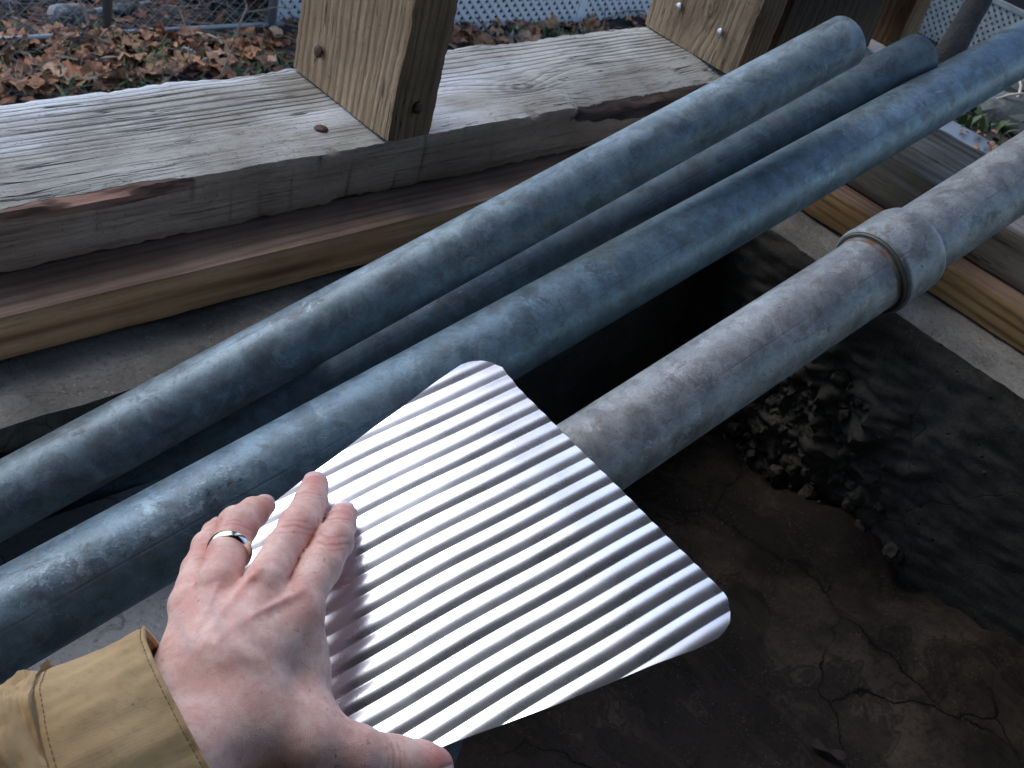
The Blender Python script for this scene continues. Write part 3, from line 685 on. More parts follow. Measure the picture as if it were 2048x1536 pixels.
CREASE = [  # skin folds over the joints
 ([(640, 1068), (655, 1076), (676, 1074), (692, 1072)], 2.4, .00030), ([(634, 1084), (652, 1090), (680, 1090), (698, 1087)], 2.6, .00034), ([(646, 1098), (664, 1102), (686, 1099)], 2.2, .0002),
 ([(655, 1040), (676, 1036), (700, 1040)], 2.0, .00028), ([(660, 1046), (678, 1043), (704, 1046)], 1.8, .0002),
 ([(572, 1042), (590, 1040), (612, 1044)], 2.4, .0003), ([(566, 1054), (590, 1050), (618, 1060), (634, 1058)], 2.6, .00036), ([(560, 1066), (590, 1064), (626, 1072)], 2.2, .00024),
 ([(592, 990), (610, 984), (640, 990)], 2.0, .00026), ([(590, 998), (612, 992), (648, 999)], 1.8, .0002),
 ([(448, 1052), (462, 1047), (480, 1050), (500, 1060)], 2.4, .00032), ([(452, 1044), (468, 1040), (484, 1044)], 2.0, .00024), ([(446, 1062), (470, 1058), (496, 1070)], 2.2, .0002),
 ([(404, 1090), (416, 1088), (426, 1092)], 2.0, .00025), ([(388, 1120), (402, 1116), (414, 1120)], 2.0, .00025),
 ([(782, 1488), (788, 1505), (786, 1536)], 2.6, .00034), ([(794, 1486), (800, 1505), (800, 1536)], 2.4, .0003), ([(772, 1495), (778, 1515), (776, 1536)], 2.2, .0002),
]
disp = np.zeros(len(HV))
for pts, w, dep in CREASE: disp -= seg_mask(HV, pts, w) * dep * front * .55
for pts, w, hgt in (([(520, 1140), (490, 1172)], 8, .0009), ([(505, 1156), (444, 1224)], 8, .0007), ([(444, 1224), (420, 1262), (400, 1300)], 9, .0004), ([(606, 1182), (575, 1198)], 10, .0006), ([(590, 1190), (540, 1214)], 9, .0006), ([(570, 1200), (507, 1231)], 8, .0005), ([(507, 1231), (450, 1262), (425, 1290)], 10, .0004), ([(436, 1172), (412, 1220), (386, 1275)], 8, .0006), ([(412, 1160), (396, 1195)], 6, .0003)):
    disp += seg_mask(HV, pts, w) * hgt * front
for pts, w, dep in (([(512, 1168), (476, 1212)], 8, .00035), ([(590, 1210), (540, 1234)], 9, .0004), ([(648, 1280), (650, 1330), (656, 1372), (676, 1410)], 3, .0006)): disp -= seg_mask(HV, pts, w) * dep * front * .55
Hn = HV.copy()
dn = np.array([noise.fractal(Vector(p * 260), 1.0, 2.0, 3) for p in HV]); dn2 = np.array([noise.fractal(Vector((p[0] * 60, p[1] * 60, p[2] * 60)), 1.0, 2.0, 3) for p in HV])
HV = HV + gr * (disp + dn * .00005 + dn2 * .00028)[:, None]
HW = world_of(HV)
person = empty('person', (0., 0., 0.)); tag(person, 'left hand and forearm in a tan jacket sleeve holding the corrugated sheet', 'person')
# skin masks stored per vertex: redness over the joints, nail area, veins
red = np.zeros(len(HV)); nailm = np.zeros(len(HV)); vein = np.zeros(len(HV)); lun = np.zeros(len(HV))
U = 1024 + F * HV[:, 0] / HV[:, 2]; Vv = 768 + F * HV[:, 1] / HV[:, 2]
for (u, v, s, a) in [(667, 1088, 24, .7), (599, 1056, 28, .6), (472, 1052, 26, .6), (632, 958, 26, .8), (692, 1020, 26, .8), (535, 1008, 20, .7), (600, 1186, 24, .6), (510, 1152, 18, .5), (430, 1175, 26, .5), (880, 1525, 36, 1.), (410, 1100, 22, .6), (436, 1050, 14, .6), (370, 1200, 26, .5), (700, 1470, 40, .25), (640, 1240, 30, .35)]:
    red = np.maximum(red, a * np.exp(-((U - u) ** 2 + (Vv - v) ** 2) / s ** 2))
red = np.maximum(red, .8 * seg_mask(HV, [(514, 1142), (490, 1172), (474, 1190)], 7) * front); red = np.maximum(red, .45 * seg_mask(HV, [(606, 1180), (560, 1206), (515, 1230)], 7) * front)
for pts in ([(420, 1200), (452, 1290), (520, 1350)], [(560, 1260), (590, 1300), (570, 1380)], [(480, 1250), (520, 1290), (560, 1290)], [(350, 1230), (380, 1300)]): vein = np.maximum(vein, seg_mask(HV, pts, 11) * front)
crz = np.zeros(len(HV))
for pts, w, dep in CREASE: crz = np.maximum(crz, seg_mask(HV, pts, w * 1.1) * front * dep / .00034)
for (c, ax, side, up, L, Wd, r) in NAILS:
    rad, e = nailshape(HV, c, ax, side, up, L, Wd, r); q = HV - c; ok = (np.abs(q @ up) < .006)
    nailm = np.maximum(nailm, np.clip(-e * 9, 0, 1) * ok); crz = np.maximum(crz, ok * np.exp(-(e / .16) ** 2) * .75 * (q @ ax < L * .5)); lun = np.maximum(lun, ok * np.clip(((q @ ax) / L - .72) * 8, 0, 1) * np.clip(-e * 12, 0, 1))
    red = np.maximum(red, ok * np.exp(-(e / .25) ** 2) * .5)
hand = mesh_obj('hand', HW, HF, None, person, True)
ca = hand.data.color_attributes.new('skinmask', 'FLOAT_COLOR', 'POINT'); ca.data.foreach_set('color', np.stack([red, nailm, vein, crz], 1).astype(np.float32).ravel())
m = M('skin'); A = m.attr('skinmask'); sx = m.xyz(A.outputs['Color']); Rr, Nl, Ve = sx; Cz = S(m, A.outputs['Alpha']); P = m.P()
mot = m.noise(m.warp(P, 60, .008), 95, 4, .65); mo2 = m.noise(P, 340, 3, .7); poreN = m.voro(m.warp(P, 300, .001), 1500, 'DISTANCE_TO_EDGE')
hx = m.scale(m.warp(P, 35, .012), (420, 420, 60), rot=(.5, .9, .3)); hair = m.noise(hx, 1, 2, .6).step(.62, .70) * m.noise(P, 26, 2).step(.40, .6)
base = m.mix(mot.step(.36, .66), (.69, .395, .335), (.80, .54, .465)); base = m.mix(mo2.step(.5, .68) * .35, base, (.62, .27, .21))
base = m.mix(Rr * (mot * .6 + .45), base, (.58, .15, .125)); base = m.mix(Ve * .30, base, (.36, .29, .29)); base = m.mix(Cz * .38, base, (.36, .13, .10))
frk = m.voro(m.warp(P, 80, .004), 110).step(.13, .05) * m.noise(P, 40, 1).step(.5, .6); base = m.mix(frk * .5, base, (.26, .12, .07))
base = m.mix(hair * .42, base, (.17, .09, .05)); base = m.mix(Nl, base, m.mix(mot, (.74, .47, .45), (.82, .60, .57)))
nb = m.bump(poreN.step(0, .25) * .5 + mo2 * .7 + hair * .3, .55, .0003)
m.set(color=base, rough=.47 - Nl * .22, normal=nb, spec=.45, sss=.13); m.b.inputs['Subsurface Radius'].default_value = (.9, .35, .2); m.b.inputs['Subsurface Scale'].default_value = .006
hand.data.materials.append(m.m)

# ring on the ring finger
pr0, pr1 = cm(457, 1106, .495), cm(466, 1074, .5015); ra_ = (pr1 - pr0) / np.linalg.norm(pr1 - pr0); rc = cm(459, 1102, .496); RR = 39.4 * wd(1102, .496) / F
ra_ = ra_ + np.array([.10, -.05, .35]); ra_ /= np.linalg.norm(ra_)
e1 = np.cross(ra_, [0, 0, 1.]); e1 /= np.linalg.norm(e1); e2 = np.cross(ra_, e1); V = []; prof = [(math.cos(t) * .0029, max(0, math.sin(t)) * .0015 - .0002 if math.sin(t) > 0 else -.0004) for t in np.linspace(0, math.tau, 17)[:-1]]
for i in range(97):
    t = i / 96 * math.tau
    for (l, h) in prof: V.append(world_of(rc + ra_ * l + (e1 * math.cos(t) + e2 * math.sin(t)) * (RR + .0002 + h)))
mr = M('white_gold'); RG = mr.set(color=(.78, .75, .68), metal=1., rough=mr.noise(mr.P(), 300, 2) * .15 + .05)
rg = mesh_obj('ring', V, grid_faces(97, len(prof), True), RG, person, True); rg['label'] = 'polished silver-coloured wedding band'

# sleeve: rings of cloth swept from the cuff edge back over the forearm
def sweep(name, stations, nphi, m, folds, thick, seed, parent, edge_roll=True):
    V = []; NS = len(stations)
    def ringpts(st, s, off):
        c, ea, eb = st; out = []
        for k in range(nphi):
            ph = k / nphi * math.tau; cp_, sp_ = math.cos(ph), math.sin(ph)
            rr = 1 + folds(s, ph)
            L = math.hypot(np.linalg.norm(ea) * cp_, np.linalg.norm(eb) * sp_)
            out.append(c + (ea * cp_ + eb * sp_) * rr * (1 - off / max(L, 1e-4)))
        return out
    rings = []
    for i, st in enumerate(stations): rings.append(ringpts(st, i / (NS - 1), 0))
    for i in range(NS - 1, -1, -1): rings.append(ringpts(stations[i], i / (NS - 1), thick))
    rings.append(rings[0])
    for r__ in rings: V += [world_of(p) for p in r__]
    o = mesh_obj(name, V, grid_faces(len(rings), nphi, True), m, parent, True)
    bm = bmesh.new(); bm.from_mesh(o.data); bmesh.ops.remove_doubles(bm, verts=bm.verts, dist=1e-7); bmesh.ops.recalc_face_normals(bm, faces=bm.faces); bm.to_mesh(o.data); bm.free(); return o
mc = M('tan_canvas'); P = mc.P(); 
wv = mc.xyz(mc.scale(P, (1, 1, 1), rot=(.6, .3, .6)))
weave = (wv[0] * 5200.).sin() * (wv[1] * 5200.).sin() * .5 + .5; cl = mc.noise(P, 18, 4, .6); cf = mc.noise(P, 300, 3, .7)
cc = mc.mix(cl.step(.35, .68), (.36, .24, .115), (.46, .325, .17)); cc = mc.mix(cf.step(.5, .72) * .3, cc, (.22, .155, .075)); cc = mc.mix(weave * .06, cc, (.20, .14, .07))
st_ = mc.noise(P, 130, 2).step(.71, .75); cc = mc.mix(st_ * .5, cc, (.15, .10, .05))
CANVAS = mc.set(color=cc, rough=.92, normal=mc.bump(weave * .22 + cf * .6, .45, .0004), spec=.2); mc.b.inputs['Sheen Weight'].default_value = .15
mt = M('brown_thread'); THREAD = mt.set(color=(.13, .075, .04), rough=.9)
# stations along the forearm (camera space); e1 lies along the cuff edge in the picture, e2 towards the viewer
def station(top, bot, depth, bulge, rz):
    depth = wd((top[1] + bot[1]) / 2, depth); a = cmr(*top, depth); b = cmr(*bot, depth); c = (a + b) / 2; ea = (a - c)
    bd = cmr((top[0] + bot[0]) / 2 + bulge[0], (top[1] + bot[1]) / 2 + bulge[1], depth) - c
    eb = bd + np.array([0, 0, -rz]); return (c, ea, eb)
key = [((289, 1259), (520, 1665), .4720, (52, -26), .042), ((236, 1283), (452, 1715), .4640, (50, -26), .043), ((160, 1316), (372, 1760), .4560, (48, -26), .045), ((84, 1347), (300, 1810), .4480, (46, -26), .047), ((20, 1366), (240, 1860), .4420, (44, -26), .050), ((-80, 1400), (120, 1960), .4340, (44, -26), .055), ((-260, 1470), (-60, 2080), .4240, (44, -26), .060)]
def interp(keys, n):
    out = []
    for i in range(n):
        t = i / (n - 1) * (len(keys) - 1); k = min(int(t), len(keys) - 2); f_ = t - k; a, b = keys[k], keys[k + 1]
        L = lambda p, q: p + (q - p) * f_
        out.append(((L(a[0][0], b[0][0]), L(a[0][1], b[0][1])), (L(a[1][0], b[1][0]), L(a[1][1], b[1][1])), L(a[2], b[2]), (L(a[3][0], b[3][0]), L(a[3][1], b[3][1])), L(a[4], b[4])))
    return out
cuffst = [station(*k) for k in interp(key[:4], 60)]
sleevest = [station(*k) for k in interp([key[3]] + key[3:], 110)]
def cfold(s, ph):
    v = .034 * fbm(math.cos(ph) * 2, math.sin(ph) * 2, s * .45, 2.1, 3) + .012 * fbm(s * 1.2, math.cos(ph) * .9, math.sin(ph) * .9, 1.6, 3) + .016 * math.sin(3.1 * ph + 1 + s * 1.5) * .5
    v += .006 * math.exp(-(s / .03) ** 2) - .012 * math.exp(-((s - .045) / .02) ** 2) + .006 * math.sin(ph * 9 + s * 4) * s
    return v - .006 * math.exp(-((s - 1) / .012) ** 2)
def sfold(s, ph):
    sh = .045 * (1 - math.exp(-s / .09))
    v = .085 * smooth01(s * 5) * fbm(s * 3.2 + ph * .5, math.cos(ph), math.sin(ph), 1.7, 4) + .03 * smooth01(s * 4) * math.sin(ph * 5 + s * 9 + 2 * fbm(s, ph, 0, 2, 2))
    t = smooth01(s / .10); return (cfold(1., ph) - .004) * (1 - t) + (v + sh * .7) * t
sweep('jacket_sleeve', sleevest, 180, CANVAS, sfold, .0016, 2, person)
cuff = sweep('cuff', cuffst, 180, CANVAS, cfold, .0022, 1, person)
def thread(stations, idx, s, off, name):
    V = []; Fs = []; c, ea, eb = stations[idx]; n = 230
    for k in range(n):
        for side in (0, 1):
            pass
    for k in range(n):
        ph = k / n * math.tau; 
        if k % 2: continue
        a_, b_ = ph, ph + math.tau / n * 1.25; pts = []
        for q in (a_, b_):
            rr = 1 + cfold(s, q); pts.append(world_of(c + (ea * math.cos(q) + eb * math.sin(q)) * (rr + off)))
        p, q_ = Vector(pts[0]), Vector(pts[1]); d = (q_ - p).normalized(); o1_ = d.orthogonal().normalized() * .0002; o2_ = d.cross(o1_); i0 = len(V)
        for w in (p, q_):
            for (x_, y_) in ((1, 0), (0, 1), (-1, 0), (0, -1)): V.append(w + o1_ * x_ + o2_ * y_)
        for j in range(4): Fs.append((i0 + j, i0 + (j + 1) % 4, i0 + 4 + (j + 1) % 4, i0 + 4 + j))
        Fs.append((i0, i0 + 3, i0 + 2, i0 + 1)); Fs.append((i0 + 4, i0 + 5, i0 + 6, i0 + 7))
    o = mesh_obj(name, V, Fs, THREAD, cuff); return o
thread(cuffst, 3, 3 / 59, .002, 'stitching'); thread(cuffst, 56, 56 / 59, .004, 'stitching')
# ------------------------------------------------------------------ outside
def leaf_mesh(k):
    """a dry curled maple-like leaf, about 1 unit long"""
    rr = random.Random(k); lobes = 5; n = 30; V = [(0, 0, 0)]
    for i in range(n):
        th = i / n * math.tau; r = .34 + .16 * abs(math.sin(th * lobes / 2 + .3)) ** .7 + rr.uniform(-.04, .04)
        if k % 3 == 0: r = .5 * (1 - .35 * abs(math.sin(th)))
        x, y = r * math.cos(th), r * math.sin(th) * .85
        V.append((x, y, (.35 + .3 * rr.random()) * (x * x * .9 + y * y * .3) * (1 if k % 2 else -.5) + rr.uniform(-.05, .05) + .12 * math.sin(3 * th + k)))
    Fs = [(0, 1 + i, 1 + (i + 1) % n) for i in range(n)]; b = len(V)
    V += [(-.02, -.012, .01), (-.02, .012, .01), (-.62, 0, .06)]; Fs.append((b, b + 1, b + 2))
    me = bpy.data.meshes.new('fallen_leaf'); me.from_pydata(V, [], Fs); me.polygons.foreach_set('use_smooth', [True] * len(me.polygons)); return me
ml = M('dry_leaf'); rd = ml.objrand(); P = ml.P(); ln = ml.noise(P, 5, 4)
lc = ml.ramp(rd, [(0, (.32, .125, .05)), (.35, (.41, .19, .085)), (.6, (.50, .26, .13)), (.8, (.22, .10, .055)), (1, (.54, .34, .21))]); lc = ml.mix(ln.step(.45, .7) * .5, lc, (.12, .05, .025))
LEAF = ml.set(color=lc, rough=.7, normal=ml.bump(ln, .4, .05))
LM = [leaf_mesh(k) for k in range(9)]
for me in LM: me.materials.append(LEAF)
NRM = lambda x, y: Vector((-(ground_z(x + .05, y) - ground_z(x - .05, y)) / .1, -(ground_z(x, y + .05) - ground_z(x, y - .05)) / .1, 1)).normalized()
cnt = 0
def put_leaf(u, v, size, lift=.01):
    global cnt
    p = hit_ground(u, v)
    o = bpy.data.objects.new('fallen_leaf', LM[random.randrange(len(LM))]); COL.objects.link(o); o.location = (p[0], p[1], ground_z(p[0], p[1]) + lift + random.uniform(0, .05))
    o.scale = (size, size, size); q = NRM(p[0], p[1]).to_track_quat('Z', 'Y').to_matrix().to_4x4() @ Matrix.Rotation(random.uniform(0, 6.28), 4, 'Z') @ Matrix.Rotation(random.gauss(0, .45), 4, 'X')
    o.rotation_euler = q.to_euler(); tag(o, 'dry orange-brown leaf lying among others on the soil beyond the sill', 'leaf', 'fallen leaves beyond the long sill')
    cnt += 1
# density follows the drift seen in the photograph: thick band, thinner towards the sill and up the bank
tries = 0
while cnt < 285 and tries < 6000:
    tries += 1
    if random.random() < .80:
        u = random.uniform(-20, 560); band0 = 55 + (70 - u * .02 if u > 120 else 0) * .35; v = random.uniform(40, 205 - u * .13)
        w = smooth01((v - 48 - (18 if u > 110 else 0)) / 26) * (1 - .35 * smooth01((v - 165) / 30))
        if u > 330: w *= smooth01((v - 62) / 20)
        if random.random() > w: continue
    else:
        u = random.uniform(890, 1300); v = random.uniform(44, 100)
        if v < 62 - (u - 890) * .068 or random.random() < .15: continue
    put_leaf(u, v, random.uniform(.085, .17))
# the rest of the leaf litter
V = []; Fs = []
for i in range(2600):
    if random.random() < .6: p = hit_ground(random.uniform(-300, 1400), random.uniform(-160, 215))
    else: p = (random.uniform(-1, 8), random.uniform(2, 9), 0)
    if p[0] < 1.5 and p[1] < 1: continue
    s = random.uniform(.04, .11); zz = ground_z(p[0], p[1]) + .006; q = NRM(p[0], p[1]).to_track_quat('Z', 'Y').to_matrix() @ Matrix.Rotation(random.uniform(0, 6.28), 3, 'Z') @ Matrix.Rotation(random.gauss(0, .5), 3, 'X'); b = len(V)
    for k in range(7):
        th = k / 7 * math.tau; V.append(Vector((p[0], p[1], zz)) + q @ Vector((s * .5 * math.cos(th) * (1 + .3 * (k % 2)), s * .4 * math.sin(th), s * .16 * (k % 2))))
    Fs.append(tuple(range(b, b + 7)))
m2 = M('old_leaf'); on = m2.noise(m2.P(), 7, 2); OLD = m2.set(color=m2.ramp(on, [(.35, (.07, .035, .02)), (.5, (.22, .09, .045)), (.65, (.14, .075, .05))]), rough=.8)
tag(mesh_obj('leaf_litter', V, Fs, OLD), 'loose brown litter of broken leaves over the soil', kind='stuff')
# low green plants and grass tufts
V = []; Fs = []
def blade(p, h, w, lean, col=0):
    b = len(V); a = random.uniform(0, 6.28); d = Vector((math.cos(a), math.sin(a), 0)); s = Vector((-d.y, d.x, 0)) * w; base = Vector(p)
    for k, (t, ww) in enumerate(((0, 1), (.4, .9), (.75, .55), (1, .05))):
        c = base + Vector((0, 0, h * (t - .25 * lean * t * t))) + d * (h * lean * t * t); V.append(c - s * ww); V.append(c + s * ww)
    for k in range(3): Fs.append((b + 2 * k, b + 2 * k + 1, b + 2 * k + 3, b + 2 * k + 2))
for i in range(34):
    u = random.choice([random.gauss(270, 60), random.gauss(200, 80), random.gauss(480, 40), random.gauss(60, 50), random.gauss(1080, 60)]); v = random.uniform(70, 190) if u < 600 else random.uniform(55, 80)
    p = hit_ground(u, v)
    for k in range(16): blade((p[0] + random.gauss(0, .05), p[1] + random.gauss(0, .05), ground_z(p[0], p[1])), random.uniform(.03, .12), random.uniform(.004, .014), random.uniform(.3, 1.3))
for i in range(9):
    u = random.uniform(1950, 2046); v = random.uniform(190, 262); p = hit_ground(u, v)
    for k in range(16): blade((p[0] + random.gauss(0, .03), p[1] + random.gauss(0, .03), ground_z(p[0], p[1])), random.uniform(.012, .035), random.uniform(.003, .008), random.uniform(.3, 1.3))
mg = M('green_weed'); GREEN = mg.set(color=mg.mix(mg.noise(mg.P(), 6, 3), (.035, .08, .02), (.09, .12, .04)), rough=.6)
tag(mesh_obj('undergrowth', V, Fs, GREEN), 'low green weeds growing through the leaf litter', kind='stuff')
# fine debris: straw, twigs, pebbles as one mass
V = []; Fs = []
for i in range(1500):
    p = hit_ground(random.uniform(-200, 1400), random.uniform(-120, 210)); s = random.uniform(.05, .3); w = random.uniform(.002, .006); a = random.uniform(0, 6.28); b = len(V)
    c = Vector((p[0], p[1], ground_z(p[0], p[1]) + random.uniform(.01, .05))); d = Vector((math.cos(a), math.sin(a), random.gauss(0, .3))) * s; n_ = Vector((-math.sin(a), math.cos(a), 0)) * w; m_ = c + d * .5 + Vector((random.gauss(0, .02), random.gauss(0, .02), .01))
    for q in (c, m_, c + d): V += [q - n_, q + n_, q + Vector((0, 0, w * 1.6))]
    for k in range(2):
        for j in range(3): Fs.append((b + 3 * k + j, b + 3 * k + (j + 1) % 3, b + 3 * k + 3 + (j + 1) % 3, b + 3 * k + 3 + j))
mt_ = M('straw'); tag(mesh_obj('debris', V, Fs, mt_.set(color=mt_.ramp(mt_.noise(mt_.P(), 3, 2), [(.4, (.08, .06, .045)), (.6, (.26, .21, .16))]), rough=.9)), 'straw and small twigs strewn over the soil', kind='stuff')
V = []; Fs = []
def twig(p, dvec, r):
    a = Vector(p); pts = [a]; 
    for k in range(4): pts.append(pts[-1] + Vector(dvec) * .25 + Vector((random.gauss(0, .03), random.gauss(0, .03), random.gauss(0, .02))))
    for i, q in enumerate(pts):
        w = r * (1 - .18 * i)
        for s1, s2 in ((1, 0), (-.5, .87), (-.5, -.87)): V.append(q + Vector((w * s1, w * s2 * .5, w * s2)))
    b = len(V) - 15
    for i in range(4):
        for j in range(3): Fs.append((b + 3 * i + j, b + 3 * i + (j + 1) % 3, b + 3 * i + 3 + (j + 1) % 3, b + 3 * i + 3 + j))
for i in range(520):
    p = hit_ground(random.uniform(-150, 900), random.uniform(-160, 55)); a = random.uniform(0, 6.28); L_ = random.uniform(.2, .9)
    twig((p[0], p[1], ground_z(p[0], p[1]) + .01), (math.cos(a) * L_, math.sin(a) * L_, random.uniform(0, .6) * L_), random.uniform(.003, .011))
mbr = M('brush'); tag(mesh_obj('undergrowth', V, Fs, mbr.set(color=mbr.mix(mbr.noise(mbr.P(), 2, 3).step(.4, .6), (.06, .045, .035), (.24, .20, .17)), rough=.9)), 'tangled bare brush on the bank behind the wire fence', kind='stuff')
# standing dead stalks one can tell apart
def curve_tube(name, pts, r0, r1, m, parent=None, n=7, wob=0):
    V = []; pts = [Vector(p) for p in pts]; N = len(pts)
    for i, p in enumerate(pts):
        d = (pts[min(i + 1, N - 1)] - pts[max(i - 1, 0)]).normalized(); a = d.orthogonal().normalized(); b = d.cross(a); r = r0 + (r1 - r0) * i / (N - 1); r *= 1 + wob * fbm(p.x, p.y, p.z, 6, 2)
        for k in range(n): V.append(p + a * r * math.cos(k / n * math.tau) + b * r * math.sin(k / n * math.tau))
    Fs = grid_faces(N, n, True); Fs.append(tuple(range(n))[::-1]); Fs.append(tuple((N - 1) * n + k for k in range(n)))
    return mesh_obj(name, V, Fs, m, parent, True)
def stalk(u0, v0, u1, v1, r, m, label, cat='stalk', name='dead_stalk', up=0., grp=None):
    a = Vector(hit_ground(u0, v0)); dd = proj(a)[2]; b = Vector(at(u1, v1, dd - up)); pts = []
    for k in range(9):
        t = k / 8; q = a.lerp(b, t) + Vector((.03 * math.sin(t * 4 + u0), .02 * math.sin(t * 5 + v0), .04 * math.sin(t * math.pi))); pts.append(q)
    o = curve_tube(name, pts, r, r * .5, m); tag(o, label, cat, grp); return o
mk = M('backing_board'); STK_W = mk.set(color=(.30, .27, .24), rough=.8)
mk = M('dry_stalk'); STK = mk.set(color=mk.mix(mk.noise(mk.P(), 9, 3), (.20, .13, .085), (.38, .30, .22)), rough=.85)
mk = M('pale_stalk'); STP = mk.set(color=(.50, .42, .33), rough=.85)
stalk(176, 68, 130, -30, .011, STK, 'thin brown stalk leaning left above the leaf drift near the frost-grey log', up=.1)
stalk(182, 100, 235, 50, .010, STK, 'brown stalk rising from the leaves just left of the dark fence post', up=.1)
stalk(488, 95, 480, 0, .009, STK, 'slim upright stalk crossing in front of the silver fence rail', up=.1)
stalk(452, 116, 400, 68, .010, STP, 'pale slanting stalk pointing down into the leaves below the fence rail', up=.05)
stalk(382, 62, 330, 10, .007, STK, 'thin stalk slanting up through the wire mesh', up=.05)
stalk(378, 122, 378, 99, .011, STP, 'short pale stub standing upright in the leaves')
stalk(14, 102, 40, 84, .011, STP, 'short straw-coloured stick lying at the far left of the leaf drift')
stalk(192, 128, 240, 121, .009, STP, 'pale bent twig lying flat on the leaves right of the centre of the drift')
stalk(370, 142, 425, 126, .011, STK, 'grey-brown twig lying just beyond the sill beam')
stalk(966, 66, 972, 49, .012, STP, 'pale broken stick standing below the white lattice')
stalk(1018, 75, 1037, 57, .010, STP, 'thin pale stick leaning right below the white lattice')
stalk(1180, 62, 1180, 40, .009, STK, 'small upright twig near the middle batten of the white lattice')
# logs and slabs on the bank
mlg = M('frosty_bark'); P = mlg.P(); LOGM = mlg.set(color=mlg.mix(mlg.noise(P, 9, 5, .7).step(.4, .62), (.10, .095, .09), (.36, .38, .38)), rough=.9, normal=mlg.bump(mlg.noise(P, 30, 4), .8, .02))
def log(u0, v0, u1, v1, r, label):
    a = Vector(hit_ground(u0, v0)); b = Vector(hit_ground(u1, v1)); pts = [a.lerp(b, k / 12) for k in range(13)]
    pts = [Vector((p.x, p.y, ground_z(p.x, p.y) + r * .7)) for p in pts]; o = curve_tube('log', pts, r, r * .8, LOGM, n=14, wob=.5); tag(o, label, 'log')
log(108, 52, 165, 44, .075, 'short frost-grey log lying left of the dark fence post'); log(0, -2, 52, 22, .085, 'weathered grey log at the far left edge behind the leaves'); log(85, 0, 100, 14, .05, 'small dark log stub between the two grey logs')
log(170, 34, 300, 12, .022, 'thin curved pale branch lying on the bank behind the fence rail'); log(232, 30, 262, 27, .04, 'whitish chunk of wood lying right of the dark fence post')
# wire fence
fm = M('fence_zinc'); FZ = fm.set(color=(.30, .34, .36), rough=.45, metal=.4); fm = M('dark_post'); FD = fm.set(color=(.10, .12, .12), rough=.6, metal=.3)
fe = empty('wire_fence'); tag(fe, 'wire mesh fence with a silver bottom rail on the bank behind the leaves', 'fence')
A_ = hit_ground(-300, 112); B_ = hit_ground(545, 62)
def fpt(u, v):           # point in the fence's own vertical plane
    n = np.cross((B_ - A_), [0, 0, 1.]); n /= np.linalg.norm(n); return on_plane(u, v, n, B_)
pr_a, pr_b = fpt(-300, 96), fpt(566, 47)
curve_tube('rail', [Vector(pr_a).lerp(Vector(pr_b), k / 10) for k in range(11)], .016, .016, FZ, fe, 10)
base = fpt(213, 85); g0 = ground_z(base[0], base[1]); curve_tube('fence_post', [(base[0], base[1], g0 - .1), (base[0], base[1], g0 + 1.5)], .028, .028, FD, fe, 12)['label'] = 'dark painted fence post'
base = fpt(541, 60); g0 = ground_z(base[0], base[1]); curve_tube('fence_post', [(base[0], base[1], g0 - .1), (base[0], base[1], g0 + 1.5)], .03, .03, FZ, fe, 12)['label'] = 'silver fence post beside the lattice'
fd = (pr_b - pr_a); Lf = np.linalg.norm(fd); fd /= Lf; V = []; Fs = []
def wire(a, b, w=.0011):
    a = Vector(a); b = Vector(b); d = (b - a).normalized(); n1_ = d.orthogonal().normalized() * w; n2_ = d.cross(n1_); i0 = len(V)
    for q in (a, b):
        for s1, s2 in ((1, 0), (-.5, .87), (-.5, -.87)): V.append(q + n1_ * s1 + n2_ * s2)
    for j in range(3): Fs.append((i0 + j, i0 + (j + 1) % 3, i0 + 3 + (j + 1) % 3, i0 + 3 + j))
st = .075; Hh = 1.3; up_ = np.array([0, 0, 1.])
for k in range(int((Lf + Hh) / st)):
    s0 = k * st
    for sgn in (1, -1):
        t0, t1 = (max(0, s0 - Lf), min(Hh, s0)); x0, x1 = s0 - t0, s0 - t1
        if sgn == -1: x0, x1 = Lf - x0, Lf - x1
        wire(pr_a + fd * x0 + up_ * t0, pr_a + fd * x1 + up_ * t1)
tag(mesh_obj('wire_mesh', V, Fs, FZ, fe), kind='stuff')
